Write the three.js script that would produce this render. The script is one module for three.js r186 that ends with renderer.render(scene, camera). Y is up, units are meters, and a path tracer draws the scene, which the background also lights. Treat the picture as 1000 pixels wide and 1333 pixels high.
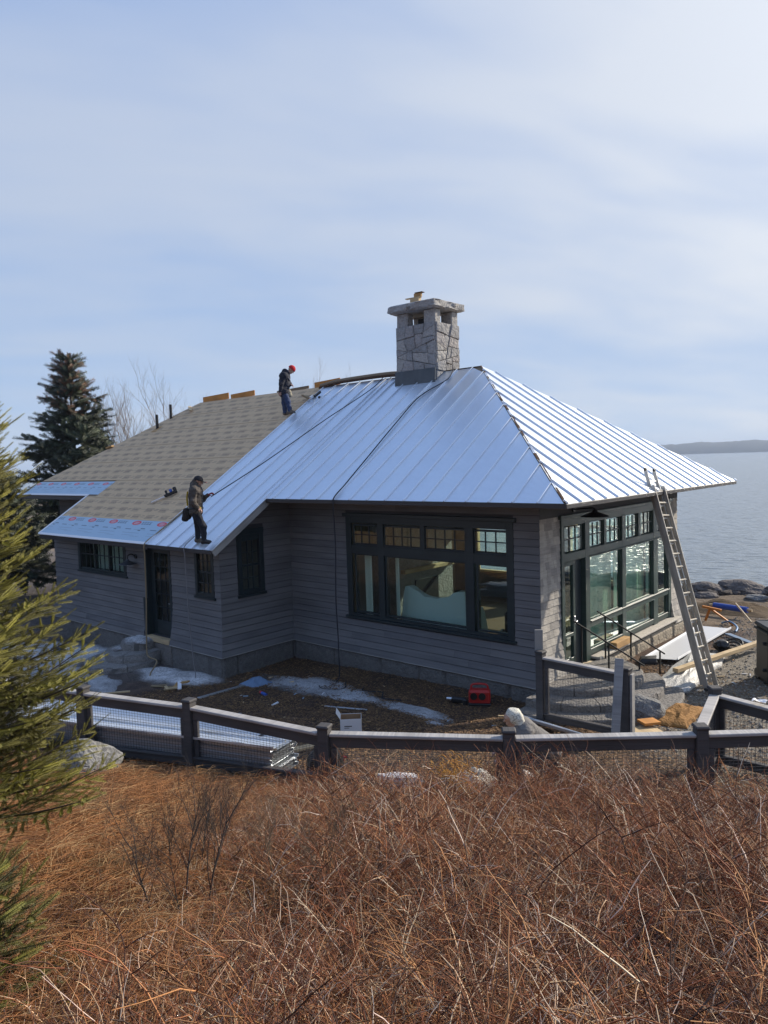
import * as THREE from 'three';
import { mergeGeometries, toCreasedNormals } from 'three/addons/utils/BufferGeometryUtils.js';

// ---------- camera, sky, sun, exposure ----------
const scene = new THREE.Scene();
const camera = new THREE.PerspectiveCamera(70.22, 0.75, 0.1, 9000);
const EYE = new THREE.Vector3(7.66, 4.94, 13.66);
{
  const yaw = 0.7209, pitch = 0.0699, roll = -0.0308;
  const fw = new THREE.Vector3(-Math.sin(yaw) * Math.cos(pitch), -Math.sin(pitch), -Math.cos(yaw) * Math.cos(pitch));
  const r = new THREE.Vector3().crossVectors(fw, new THREE.Vector3(0, 1, 0)).normalize();
  const u = new THREE.Vector3().crossVectors(r, fw);
  const r2 = r.clone().multiplyScalar(Math.cos(roll)).addScaledVector(u, Math.sin(roll));
  const u2 = u.clone().multiplyScalar(Math.cos(roll)).addScaledVector(r, -Math.sin(roll));
  const m = new THREE.Matrix4().makeBasis(r2, u2, fw.clone().negate());
  camera.quaternion.setFromRotationMatrix(m);
  camera.position.copy(EYE);
}
const SUN = new THREE.Vector3(0.65, 1.0, -1.7).normalize();
const sun = new THREE.DirectionalLight(new THREE.Color(1.0, 0.9, 0.76), 5.0);
sun.position.set(-3, 0, 0).addScaledVector(SUN, 60); sun.target.position.set(-3, 0, 0);
sun.castShadow = true; sun.shadow.mapSize.set(4096, 4096); sun.shadow.radius = 1.5;
Object.assign(sun.shadow.camera, { left: -45, right: 45, top: 40, bottom: -40, near: 1, far: 140 });
scene.add(sun, sun.target);
const EXPOSURE = 1.22;
scene.fog = new THREE.FogExp2(new THREE.Color(0.62, 0.74, 0.92), 0.00022);

// ---------- noise ----------
function rng(seed) { let a = seed >>> 0; return () => { a = (a + 0x6D2B79F5) | 0; let t = Math.imul(a ^ (a >>> 15), 1 | a); t = (t + Math.imul(t ^ (t >>> 7), 61 | t)) ^ t; return ((t ^ (t >>> 14)) >>> 0) / 4294967296; }; }
const hash3 = (x, y, z) => { let h = Math.imul(x | 0, 374761393) ^ Math.imul(y | 0, 668265263) ^ Math.imul(z | 0, 2147483629 ^ 97531); h = Math.imul(h ^ (h >>> 13), 1274126177); h ^= h >>> 16; h = Math.imul(h, 2246822519); return ((h ^ (h >>> 13)) >>> 0) / 4294967296; };
const sm = t => t * t * (3 - 2 * t), lerp = (a, b, t) => a + (b - a) * t, clamp = (v, a = 0, b = 1) => Math.min(b, Math.max(a, v));
const sstep = (a, b, v) => sm(clamp((v - a) / (b - a)));
function vnoise(x, y, z = 0, px = 0, py = 0) {
  const X = Math.floor(x), Y = Math.floor(y), Z = Math.floor(z), fx = sm(x - X), fy = sm(y - Y), fz = sm(z - Z);
  const w = (i, p) => p ? ((i % p) + p) % p : i;
  const h = (i, j, k) => hash3(w(X + i, px), w(Y + j, py), Z + k);
  return lerp(lerp(lerp(h(0, 0, 0), h(1, 0, 0), fx), lerp(h(0, 1, 0), h(1, 1, 0), fx), fy), lerp(lerp(h(0, 0, 1), h(1, 0, 1), fx), lerp(h(0, 1, 1), h(1, 1, 1), fx), fy), fz);
}
function fbm(x, y, z = 0, oct = 4, px = 0, py = 0) { let s = 0, a = 0.5, t = 0; for (let o = 0; o < oct; o++) { s += a * vnoise(x, y, z + o * 17.3, px, py); t += a; a *= 0.5; x *= 2; y *= 2; z *= 2; px *= 2; py *= 2; } return s / t; }

// ---------- sky: blue with thin streaky high cloud, whiter towards the sun ----------
{
  const W = 1536, H = 768, d = new Float32Array(W * H * 4);
  for (let j = 0; j < H; j++) {
    const el = ((j + 0.5) / H - 0.5) * Math.PI, sy = Math.sin(el), cy = Math.cos(el);
    for (let i = 0; i < W; i++) {
      const az = ((i + 0.5) / W - 0.5) * 2 * Math.PI, dx = Math.cos(az) * cy, dz = Math.sin(az) * cy;
      const e = Math.max(sy, 0);
      const sd = dx * SUN.x + sy * SUN.y + dz * SUN.z;
      const ang = Math.acos(clamp(sd, -1, 1));
      const k = Math.pow(1 - e, 2.6);
      let r = lerp(0.135, 0.43, k), g = lerp(0.31, 0.615, k), b = lerp(0.72, 0.88, k);
      // thin cirrus on a plane high above
      const q = 1 / (e + 0.16), px = dx * q, pz = dz * q;
      const wx = px + 0.5 * (fbm(px * 0.9 + 5, pz * 0.9, 2.2, 3) - 0.5), wz = pz + 0.5 * (fbm(px * 0.9, pz * 0.9 + 9, 7.7, 3) - 0.5);
      const ca = wx * 0.48 - wz * 0.876, cb = wx * 0.876 + wz * 0.48;
      const broad = fbm(ca * 0.6 + 3.1, cb * 0.95 + 6.7, 0.5, 5);
      const streak = fbm(ca * 0.9 + 11, cb * 2.9, 3.5, 6);
      const fine = fbm(ca * 3.2, cb * 9.0, 9.5, 4);
      let c = sstep(0.31, 0.71, broad * 0.58 + streak * 0.36 + fine * 0.10);
      const near = Math.exp(-ang * 1.15);
      c = clamp(c * (0.50 + 0.62 * near) * (1 - 0.72 * sstep(0.36, 0.8, e) * (1 - near)) + near * 0.50 + 0.05);
      const glow = 0.85 * Math.exp(-ang * 5.0) + 0.56 * Math.exp(-ang * 1.5);
      const wr = 0.57 + glow, wg = 0.625 + glow * 0.95, wb = 0.72 + glow * 0.84;
      r = lerp(r, wr, c * 0.86) + glow * 0.10; g = lerp(g, wg, c * 0.86) + glow * 0.095; b = lerp(b, wb, c * 0.86) + glow * 0.08;
      const warm = Math.exp(-e * 9) * near; r += 0.17 * warm; g += 0.115 * warm; b += 0.03 * warm;
      if (sy < 0) { const t = sstep(0, 0.12, -sy); r = lerp(r, 0.16, t); g = lerp(g, 0.18, t); b = lerp(b, 0.2, t); }
      const o = (j * W + i) * 4, K = 0.80; d[o] = r * K; d[o + 1] = g * K; d[o + 2] = b * K; d[o + 3] = 1;
    }
  }
  const t = new THREE.DataTexture(d, W, H, THREE.RGBAFormat, THREE.FloatType);
  t.mapping = THREE.EquirectangularReflectionMapping; t.magFilter = t.minFilter = THREE.LinearFilter; t.wrapS = THREE.RepeatWrapping; t.needsUpdate = true;
  scene.background = t; scene.environment = t;
}

// ---------- textures and materials ----------
function tex(size, fn, repeat = [1, 1], srgb = false) {
  const d = new Uint8Array(size * size * 4);
  for (let j = 0; j < size; j++) for (let i = 0; i < size; i++) { const v = fn(i / size, j / size), o = (j * size + i) * 4; if (typeof v === 'number') { d[o] = d[o + 1] = d[o + 2] = clamp(v) * 255; } else { d[o] = clamp(v[0]) * 255; d[o + 1] = clamp(v[1]) * 255; d[o + 2] = clamp(v[2]) * 255; } d[o + 3] = 255; }
  const t = new THREE.DataTexture(d, size, size); t.wrapS = t.wrapT = THREE.RepeatWrapping; t.magFilter = THREE.LinearFilter; t.minFilter = THREE.LinearMipmapLinearFilter; t.generateMipmaps = true; t.repeat.set(...repeat); if (srgb) t.colorSpace = THREE.SRGBColorSpace; t.needsUpdate = true; return t;
}
const rep = (t, x, y) => { const c = t.clone(); c.repeat.set(x, y); c.needsUpdate = true; return c; };
const T = {
  rough: tex(512, (u, v) => fbm(u * 16, v * 16, 1, 5, 16, 16)),
  grain: tex(512, (u, v) => fbm(u * 4, v * 64, 2, 4, 4, 64)),
  weather: tex(512, (u, v) => { const a = fbm(u * 5, v * 5, 8, 5, 5, 5), b = fbm(u * 3, v * 40, 5, 3, 3, 40); return 0.86 + 0.42 * (a - 0.5) + 0.36 * (b - 0.5); }),
  granite: tex(512, (u, v) => { const a = fbm(u * 8, v * 8, 3, 4, 8, 8), b = vnoise(u * 128, v * 128, 4, 128, 128), c = vnoise(u * 64, v * 64, 6, 64, 64); const s = 0.76 + 0.36 * (a - 0.5) + 0.42 * (b - 0.5) + 0.3 * (c - 0.5); return [s, s * 0.985, s * 0.97]; }),
  soil: tex(1024, (u, v) => { const a = fbm(u * 10, v * 10, 3, 5, 10, 10), b = vnoise(u * 220, v * 220, 4, 220, 220), c = vnoise(u * 90, v * 90, 6, 90, 90); const s = 0.72 + 0.6 * (a - 0.5) + 0.5 * (b - 0.5) + 0.4 * (c - 0.5); return [s, s * 0.97, s * 0.93]; }),
  soilBump: tex(1024, (u, v) => 0.5 * fbm(u * 24, v * 24, 9, 5, 24, 24) + 0.5 * vnoise(u * 160, v * 160, 2, 160, 160)),
  can: tex(512, (u, v) => fbm(u * 3, v * 3, 21, 3, 3, 3)),
  brush: tex(512, (u, v) => { const a = fbm(u * 4, v * 4, 31, 4, 4, 4), b = vnoise(u * 120, v * 6, 32, 120, 6), c = vnoise(u * 6, v * 120, 33, 6, 120); return 0.955 + 0.06 * (a - 0.5) + 0.045 * (b - 0.5) + 0.045 * (c - 0.5); }),
  wave: tex(1024, (u, v) => { let s = 0; s += 0.55 * (1 - Math.abs(2 * fbm(u * 14, v * 26, 41, 3, 14, 26) - 1)); s += 0.3 * fbm(u * 40, v * 70, 43, 3, 40, 70); s += 0.25 * fbm(u * 4, v * 7, 45, 3, 4, 7); return s; }),
};
const lin = (r, g, b) => new THREE.Color().setRGB(r, g, b);
function std(c, rough = 0.8, o = {}) { return new THREE.MeshStandardMaterial({ color: lin(...c), roughness: rough, ...o }); }
const wood = (c, s = 1, o = {}) => std(c, 0.75, { map: rep(T.weather, 0.7 * s, 1.3 * s), bumpMap: rep(T.grain, 1.2 * s, 1.2 * s), bumpScale: 0.004, ...o });
const M = {
  clap: [0, 1, 2, 3].map(i => std([[0.180, 0.176, 0.177], [0.166, 0.163, 0.166], [0.194, 0.188, 0.187], [0.153, 0.151, 0.156]][i], 0.78, { map: rep(T.weather, 0.22 + 0.05 * i, 0.9), bumpMap: rep(T.grain, 0.7, 0.8), bumpScale: 0.004 })),
  shingle: [0, 1, 2, 3, 4].map(i => std([[0.40, 0.375, 0.335], [0.36, 0.335, 0.30], [0.44, 0.41, 0.36], [0.31, 0.29, 0.265], [0.47, 0.435, 0.38]][i], 0.9, { map: rep(T.weather, 1.1, 1.1), bumpMap: rep(T.grain, 3, 0.8), bumpScale: 0.006 })),
  trimGrey: std([0.085, 0.09, 0.10], 0.6, { map: rep(T.weather, 0.4, 0.6) }),
  frieze: std([0.06, 0.06, 0.063], 0.8, { map: rep(T.weather, 0.4, 0.4) }),
  water: null,
  green: std([0.017, 0.030, 0.034], 0.42, { map: rep(T.weather, 0.5, 0.5) }),
  greenSea: std([0.034, 0.060, 0.053], 0.45, { map: rep(T.weather, 0.5, 0.5) }),
  stoneWarm: std([0.44, 0.38, 0.29], 0.95, { map: rep(T.granite, 0.8, 0.8), bumpMap: rep(T.rough, 1.4, 1.4), bumpScale: 0.04 }),
  greenDark: std([0.018, 0.028, 0.032], 0.45),
  tableTrim: std([0.34, 0.33, 0.31], 0.8, { map: rep(T.weather, 0.6, 0.6) }),
  stone: [0, 1, 2, 3, 4].map(i => std([[0.43, 0.425, 0.415], [0.38, 0.38, 0.38], [0.46, 0.45, 0.43], [0.40, 0.385, 0.38], [0.34, 0.342, 0.345]][i], 0.92, { map: rep(T.granite, 0.9, 0.9), bumpMap: rep(T.rough, 1.2, 1.2), bumpScale: 0.03 })),
  foundation: std([0.19, 0.185, 0.175], 0.95, { map: rep(T.granite, 1.4, 1.4), bumpMap: rep(T.rough, 1.4, 1.4), bumpScale: 0.035 }),
  mortar: std([0.24, 0.235, 0.23], 1),
  stepDark: std([0.32, 0.31, 0.295], 0.92, { map: rep(T.granite, 0.8, 0.8), bumpMap: rep(T.rough, 1.5, 1.5), bumpScale: 0.03 }),
  step: std([0.25, 0.235, 0.215], 0.92, { map: rep(T.granite, 0.8, 0.8), bumpMap: rep(T.rough, 1.5, 1.5), bumpScale: 0.03 }),
  metal: [0, 1, 2].map(i => new THREE.MeshStandardMaterial({ color: lin(...[[0.80, 0.86, 0.93], [0.785, 0.845, 0.92], [0.81, 0.87, 0.935]][i]), metalness: 0.72, roughness: 0.40, bumpMap: rep(T.can, 0.28, 0.18), bumpScale: 0.0015, map: rep(T.brush, 0.9, 0.9) })),
  metalTrim: new THREE.MeshStandardMaterial({ color: lin(0.72, 0.74, 0.77), metalness: 1, roughness: 0.42 }),
  galv: new THREE.MeshStandardMaterial({ color: lin(0.80, 0.84, 0.88), metalness: 0.9, roughness: 0.36, map: rep(T.brush, 0.8, 0.8) }),
  gutter: std([0.035, 0.03, 0.03], 0.5),
  deck: std([0.22, 0.16, 0.10], 0.9),
  rust: std([0.16, 0.075, 0.032], 0.95, { map: rep(T.rough, 2, 2), bumpMap: rep(T.rough, 3, 3), bumpScale: 0.02 }),
  ply: wood([0.55, 0.33, 0.13], 1), orange: wood([0.62, 0.27, 0.06], 1), pine: wood([0.62, 0.46, 0.26], 1), pinePale: wood([0.68, 0.55, 0.36], 1),
  fence: wood([0.075, 0.070, 0.070], 0.8), fenceCap: wood([0.42, 0.40, 0.38], 0.8), 
  black: std([0.012, 0.012, 0.013], 0.45), iron: std([0.012, 0.012, 0.013], 0.5, { metalness: 0.3 }), rope: std([0.025, 0.025, 0.03], 0.9), ropeGrey: std([0.22, 0.21, 0.21], 0.9), ropeYellow: std([0.27, 0.205, 0.12], 0.9),
  wire: new THREE.MeshStandardMaterial({ color: lin(0.12, 0.12, 0.125), metalness: 0.6, roughness: 0.5 }),
  bark: std([0.10, 0.08, 0.065], 0.95, { bumpMap: rep(T.grain, 2, 2), bumpScale: 0.02 }),
  barkPale: std([0.30, 0.25, 0.21], 0.9), barkDark: std([0.055, 0.045, 0.04], 0.95),
  snow: std([0.80, 0.82, 0.86], 0.85, { vertexColors: true, map: rep(T.soil, 0.35, 0.35), bumpMap: rep(T.rough, 1, 1), bumpScale: 0.04 }),
  ice: std([0.56, 0.58, 0.62], 0.5, { vertexColors: true, map: rep(T.soil, 0.5, 0.5), bumpMap: rep(T.rough, 1, 1), bumpScale: 0.03 }),
  plaster: std([0.26, 0.235, 0.20], 0.9), floorIn: std([0.20, 0.13, 0.08], 0.6), ceilIn: std([0.40, 0.31, 0.2], 0.9),
  sheet: std([0.72, 0.78, 0.76], 0.95), curtain: new THREE.MeshPhysicalMaterial({ color: lin(0.86, 0.90, 0.86), roughness: 1, transmission: 0.4, thickness: 0 }),
  glass: new THREE.MeshPhysicalMaterial({ color: lin(0.86, 0.93, 0.90), roughness: 0.0, transmission: 1, thickness: 0, ior: 1.6 }),
  glassSea: new THREE.MeshPhysicalMaterial({ color: lin(0.82, 0.95, 0.88), roughness: 0.0, transmission: 1, thickness: 0, ior: 1.95 }),
  white: std([0.78, 0.79, 0.80], 0.7), red: std([0.42, 0.018, 0.015], 0.45), blue: std([0.02, 0.09, 0.42], 0.5), foil: new THREE.MeshStandardMaterial({ color: lin(0.50, 0.49, 0.46), metalness: 0.15, roughness: 0.6, bumpMap: rep(T.rough, 2, 2), bumpScale: 0.02 }),
  alu: new THREE.MeshStandardMaterial({ color: lin(0.46, 0.43, 0.38), metalness: 0.65, roughness: 0.5, map: rep(T.weather, 1, 1) }),
  aluBright: new THREE.MeshStandardMaterial({ color: lin(0.82, 0.80, 0.74), metalness: 0.7, roughness: 0.4 }),
  rock: std([0.15, 0.13, 0.12], 0.93, { map: rep(T.granite, 0.5, 0.5), bumpMap: rep(T.rough, 0.8, 0.8), bumpScale: 0.06 }),
  rockGrey: std([0.23, 0.23, 0.225], 0.93, { map: rep(T.granite, 1, 1), bumpMap: rep(T.rough, 1.5, 1.5), bumpScale: 0.04 }),
};

// ---------- building helpers ----------
const names = new Map();
const numbered = n => { const k = names.get(n) || 0; names.set(n, k + 1); return k ? `${n}_${String(k).padStart(3, '0')}` : n; };
function tag(o, label, category, group, kind) { if (label) o.userData.label = label; if (category) o.userData.category = category; if (group) o.userData.group = group; if (kind) o.userData.kind = kind; return o; }
function thing(name, label, category, pos = [0, 0, 0], turn = 0, group) { const o = new THREE.Group(); o.name = numbered(name); o.position.set(...pos); o.rotation.y = turn; scene.add(o); return tag(o, label, category, group); }
function mesh(name, geo, mat, parent = scene) { const m = new THREE.Mesh(geo, mat); m.name = parent === scene ? numbered(name) : name; m.castShadow = m.receiveShadow = true; parent.add(m); return m; }
const strip = g => { const h = g.index ? g.toNonIndexed() : g; for (const k of Object.keys(h.attributes)) if (!['position', 'normal', 'uv', 'color'].includes(k)) h.deleteAttribute(k); return h; };
function merge(list) { const L = list.map(strip); const hasC = L.some(g => g.attributes.color); for (const g of L) { if (!g.attributes.uv) g.setAttribute('uv', new THREE.BufferAttribute(new Float32Array(g.attributes.position.count * 2), 2)); if (!hasC && g.attributes.color) g.deleteAttribute('color'); if (hasC && !g.attributes.color) g.setAttribute('color', new THREE.BufferAttribute(new Float32Array(g.attributes.position.count * 3).fill(1), 3)); } return mergeGeometries(L); }
const V = (x, y, z) => new THREE.Vector3(x, y, z);
// box projected uv in metres from position + normal
function boxUV(g, s = 1) { const p = g.attributes.position, n = g.attributes.normal, uv = new Float32Array(p.count * 2); for (let i = 0; i < p.count; i++) { const ax = Math.abs(n.getX(i)), ay = Math.abs(n.getY(i)), az = Math.abs(n.getZ(i)); let u, v; if (ay > ax && ay > az) { u = p.getX(i); v = p.getZ(i); } else if (ax > az) { u = p.getZ(i); v = p.getY(i); } else { u = p.getX(i); v = p.getY(i); } uv[2 * i] = u * s; uv[2 * i + 1] = v * s; } g.setAttribute('uv', new THREE.BufferAttribute(uv, 2)); return g; }
// hexahedron from 8 corners: 0..3 bottom ring, 4..7 top ring (both counter-clockwise seen from above)
function hexa(c) {
  const F = [[0, 1, 5, 4], [1, 2, 6, 5], [2, 3, 7, 6], [3, 0, 4, 7], [4, 5, 6, 7], [3, 2, 1, 0]], pos = [];
  for (const f of F) for (const k of [0, 1, 2, 0, 2, 3]) pos.push(...c[f[k]]);
  const g = new THREE.BufferGeometry(); g.setAttribute('position', new THREE.BufferAttribute(new Float32Array(pos), 3)); g.computeVertexNormals(); return boxUV(g);
}
// axis box between two corners with a small chamfer along all edges
function bx(a, b, ch = 0) {
  const x0 = Math.min(a[0], b[0]), x1 = Math.max(a[0], b[0]), y0 = Math.min(a[1], b[1]), y1 = Math.max(a[1], b[1]), z0 = Math.min(a[2], b[2]), z1 = Math.max(a[2], b[2]);
  if (!ch) return hexa([[x0, y0, z1], [x1, y0, z1], [x1, y0, z0], [x0, y0, z0], [x0, y1, z1], [x1, y1, z1], [x1, y1, z0], [x0, y1, z0]]);
  const g = chbox(x1 - x0, y1 - y0, z1 - z0, ch); g.translate((x0 + x1) / 2, (y0 + y1) / 2, (z0 + z1) / 2); return boxUV(g);
}
function chbox(w, h, d, c) {
  const X = w / 2, Y = h / 2, Z = d / 2, P = [];
  const quad = (a, b, e, f) => P.push(...a, ...b, ...e, ...a, ...e, ...f);
  const v = (sx, sy, sz, ax) => [sx * (X - (ax !== 0 ? c : 0)), sy * (Y - (ax !== 1 ? c : 0)), sz * (Z - (ax !== 2 ? c : 0))];
  const add = (pts, n) => { const a = V(...pts[0]), b = V(...pts[1]), e = V(...pts[2]); const nn = b.clone().sub(a).cross(e.clone().sub(a)); if (nn.dot(n) < 0) pts.reverse(); if (pts.length === 4) quad(...pts); else P.push(...pts[0], ...pts[1], ...pts[2]); };
  for (const s of [-1, 1]) { add([v(s, -1, -1, 0), v(s, 1, -1, 0), v(s, 1, 1, 0), v(s, -1, 1, 0)], V(s, 0, 0)); add([v(-1, s, -1, 1), v(1, s, -1, 1), v(1, s, 1, 1), v(-1, s, 1, 1)], V(0, s, 0)); add([v(-1, -1, s, 2), v(1, -1, s, 2), v(1, 1, s, 2), v(-1, 1, s, 2)], V(0, 0, s)); }
  for (const s of [-1, 1]) for (const t of [-1, 1]) { add([v(-1, s, t, 1), v(1, s, t, 1), v(1, s, t, 2), v(-1, s, t, 2)], V(0, s, t)); add([v(s, -1, t, 0), v(s, 1, t, 0), v(s, 1, t, 2), v(s, -1, t, 2)], V(s, 0, t)); add([v(s, t, -1, 0), v(s, t, 1, 0), v(s, t, 1, 1), v(s, t, -1, 1)], V(s, t, 0)); }
  for (const a of [-1, 1]) for (const b of [-1, 1]) for (const e of [-1, 1]) add([v(a, b, e, 0), v(a, b, e, 1), v(a, b, e, 2)], V(a, b, e));
  const g = new THREE.BufferGeometry(); g.setAttribute('position', new THREE.BufferAttribute(new Float32Array(P), 3)); g.computeVertexNormals(); return g;
}
// beam from p to q with a rectangular section (w across, h upwards)
function beam(p, q, w, h, ch = 0.006, up = V(0, 1, 0)) {
  const a = V(...p), b = V(...q), d = b.clone().sub(a), L = d.length(); d.normalize();
  const sx = new THREE.Vector3().crossVectors(up, d).normalize(), u = new THREE.Vector3().crossVectors(d, sx);
  const g = boxUV(chbox(w, h, L, Math.min(ch, w / 3, h / 3)));
  g.applyMatrix4(new THREE.Matrix4().makeBasis(sx, u, d).setPosition(a.add(b).multiplyScalar(0.5))); return g;
}
function tube(pts, r, seg = 24, rad = 5, taper = 1) {
  const c = new THREE.CatmullRomCurve3(pts.map(p => V(...p)), false, 'centripetal'); const g = new THREE.TubeGeometry(c, seg, r, rad, false);
  if (taper !== 1) { const p = g.attributes.position; for (let i = 0; i <= seg; i++) { const s = lerp(1, taper, i / seg), q = c.getPointAt(i / seg); for (let j = 0; j <= rad; j++) { const k = i * (rad + 1) + j; p.setXYZ(k, q.x + (p.getX(k) - q.x) * s, q.y + (p.getY(k) - q.y) * s, q.z + (p.getZ(k) - q.z) * s); } } }
  return g;
}
// convex or concave polygon prism: pts3 outer ring (counter-clockwise seen from outside), pushed by -n*th
function slab(pts, n, th) {
  const N = V(...n).normalize(), P = pts.map(p => V(...p)), pos = [];
  const u = P[1].clone().sub(P[0]).normalize(), v = new THREE.Vector3().crossVectors(N, u);
  const flat = P.map(p => new THREE.Vector2(p.clone().sub(P[0]).dot(u), p.clone().sub(P[0]).dot(v)));
  const tri = THREE.ShapeUtils.triangulateShape(flat, []); const B = P.map(p => p.clone().addScaledVector(N, -th));
  const put = (a, b, c, nn) => { const t = b.clone().sub(a).cross(c.clone().sub(a)); const L = t.dot(nn) < 0 ? [a, c, b] : [a, b, c]; for (const q of L) pos.push(q.x, q.y, q.z); };
  for (const [a, b, c] of tri) { put(P[a], P[b], P[c], N); put(B[a], B[b], B[c], N.clone().negate()); }
  const area = THREE.ShapeUtils.area(flat); 
  for (let i = 0; i < P.length; i++) { const j = (i + 1) % P.length; const e = P[j].clone().sub(P[i]); const out = new THREE.Vector3().crossVectors(e, N).multiplyScalar(area > 0 ? 1 : -1); put(P[i], P[j], B[j], out); put(P[i], B[j], B[i], out); }
  const g = new THREE.BufferGeometry(); g.setAttribute('position', new THREE.BufferAttribute(new Float32Array(pos), 3)); g.computeVertexNormals(); return boxUV(g);
}
function rockGeo(seed, sx, sy, sz, detail = 3, rough = 0.35) {
  const g = new THREE.IcosahedronGeometry(1, detail), p = g.attributes.position;
  for (let i = 0; i < p.count; i++) { const x = p.getX(i), y = p.getY(i), z = p.getZ(i); let n = 1 + rough * 2 * (fbm(x * 1.3 + seed * 7, y * 1.3, z * 1.3 + seed, 3) - 0.5); const f = vnoise(x * 2.2 + seed, y * 2.2, z * 2.2 - seed); n += 0.22 * (Math.round(f * 4) / 4 - f); n += 0.07 * (vnoise(x * 7 + seed, y * 7, z * 7) - 0.5); p.setXYZ(i, x * n * sx, y * n * sy, z * n * sz); }
  const h = toCreasedNormals(g, 0.5); return boxUV(h);
}
// signed-distance figure helpers ------------------------------------------------
function caps(list, k = 0.03) { // list of [a, b, ra, rb]
  const L = list.map(([a, b, ra, rb]) => { const d = [b[0] - a[0], b[1] - a[1], b[2] - a[2]]; return [a, d, ra, rb - ra, d[0] * d[0] + d[1] * d[1] + d[2] * d[2] || 1e-9]; });
  return (x, y, z) => { let s = 1e9; for (const [a, d, ra, dr, l] of L) { const px = x - a[0], py = y - a[1], pz = z - a[2]; const t = clamp((px * d[0] + py * d[1] + pz * d[2]) / l); const dx = px - d[0] * t, dy = py - d[1] * t, dz = pz - d[2] * t; const v = Math.sqrt(dx * dx + dy * dy + dz * dz) - ra - dr * t; if (s > 1e8) s = v; else { const h = Math.max(k - Math.abs(s - v), 0) / k; s = Math.min(s, v) - h * h * k * 0.25; } } return s; };
}
function netMesh(f, lo, hi, h) { // naive surface nets
  const nx = Math.ceil((hi[0] - lo[0]) / h) + 1, ny = Math.ceil((hi[1] - lo[1]) / h) + 1, nz = Math.ceil((hi[2] - lo[2]) / h) + 1, F = new Float32Array(nx * ny * nz), at = (i, j, k) => (k * ny + j) * nx + i;
  for (let k = 0; k < nz; k++) for (let j = 0; j < ny; j++) for (let i = 0; i < nx; i++) F[at(i, j, k)] = f(lo[0] + i * h, lo[1] + j * h, lo[2] + k * h);
  const id = new Int32Array(nx * ny * nz).fill(-1), pos = [], idx = [];
  for (let k = 0; k < nz - 1; k++) for (let j = 0; j < ny - 1; j++) for (let i = 0; i < nx - 1; i++) {
    let n = 0, sx = 0, sy = 0, sz = 0; const c = (a, b, d) => F[at(i + a, j + b, k + d)];
    const E = (a, b) => { const va = c(...a), vb = c(...b); if ((va < 0) !== (vb < 0)) { const t = va / (va - vb); sx += a[0] + (b[0] - a[0]) * t; sy += a[1] + (b[1] - a[1]) * t; sz += a[2] + (b[2] - a[2]) * t; n++; } };
    const s0 = c(0, 0, 0) < 0; let same = true; for (let q = 1; q < 8 && same; q++) if ((c(q & 1, (q >> 1) & 1, q >> 2) < 0) !== s0) same = false; if (same) continue;
    for (const a of [0, 1]) for (const b of [0, 1]) { E([0, a, b], [1, a, b]); E([a, 0, b], [a, 1, b]); E([a, b, 0], [a, b, 1]); }
    id[at(i, j, k)] = pos.length / 3; pos.push(lo[0] + (i + sx / n) * h, lo[1] + (j + sy / n) * h, lo[2] + (k + sz / n) * h);
  }
  for (let k = 1; k < nz - 1; k++) for (let j = 1; j < ny - 1; j++) for (let i = 1; i < nx - 1; i++) {
    const a = F[at(i, j, k)] < 0;
    const q = (b, v) => { if (a === b) return; const [p, r, s, t] = v.map(w => id[w]); if (p < 0 || r < 0 || s < 0 || t < 0) return; if (a) idx.push(p, r, s, p, s, t); else idx.push(p, s, r, p, t, s); };
    q(F[at(i + 1, j, k)] < 0, [at(i, j - 1, k - 1), at(i, j, k - 1), at(i, j, k), at(i, j - 1, k)]);
    q(F[at(i, j + 1, k)] < 0, [at(i - 1, j, k - 1), at(i - 1, j, k), at(i, j, k), at(i, j, k - 1)]);
    q(F[at(i, j, k + 1)] < 0, [at(i - 1, j - 1, k), at(i, j - 1, k), at(i, j, k), at(i - 1, j, k)]);
  }
  const g = new THREE.BufferGeometry(); g.setAttribute('position', new THREE.BufferAttribute(new Float32Array(pos), 3)); g.setIndex(idx); g.computeVertexNormals(); return g;
}

// ---------- terrain ----------
const AX = -4.19, AZ = 8.01, NX = 0.416, NZ = 0.909;   // the fence line and its normal, uphill to the viewer
const sideD = (x, z) => (x - AX) * NX + (z - AZ) * NZ;
const seaShore = (x) => -17.5 + 1.6 * (fbm(x * 0.16 + 40, 3.3, 1, 3) - 0.5) * 2 + (x > 14 ? (x - 14) * 0.35 : 0) - (x < -24 ? (-24 - x) * 0.9 : 0);
function ground(x, z) {
  const d = sideD(x, z);
  let y = lerp(-0.62, -0.34, sstep(-12, 0, x));                    // yard beside the house
  y = lerp(y, -0.30, sstep(0.5, 2.5, x) * sstep(1, -2, z));
  y = lerp(y, 0.06 + 0.010 * (x - AX), sstep(-4.2, 0.2, d));        // up to the fence
  if (d > 0) y += 3.3 * Math.pow(clamp(d / 10.2), 1.06) + Math.max(0, d - 10.2) * 0.06;
  y -= 0.35 * sstep(-6, -13, z) * (1 - sstep(0, 1, d));
  const s = seaShore(x) - z;                                       // beyond the shore the land drops under the sea
  if (s > 0) y -= Math.min(s * 0.42, 6) ;
  y += 0.10 * (fbm(x * 0.45, z * 0.45, 4, 3) - 0.5) + 0.05 * (fbm(x * 1.9, z * 1.9, 8, 3) - 0.5);
  if (d > 0) y += 0.16 * sstep(0, 2, d) * (fbm(x * 0.8, z * 0.8, 14, 3) - 0.5);
  return y;
}
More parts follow.
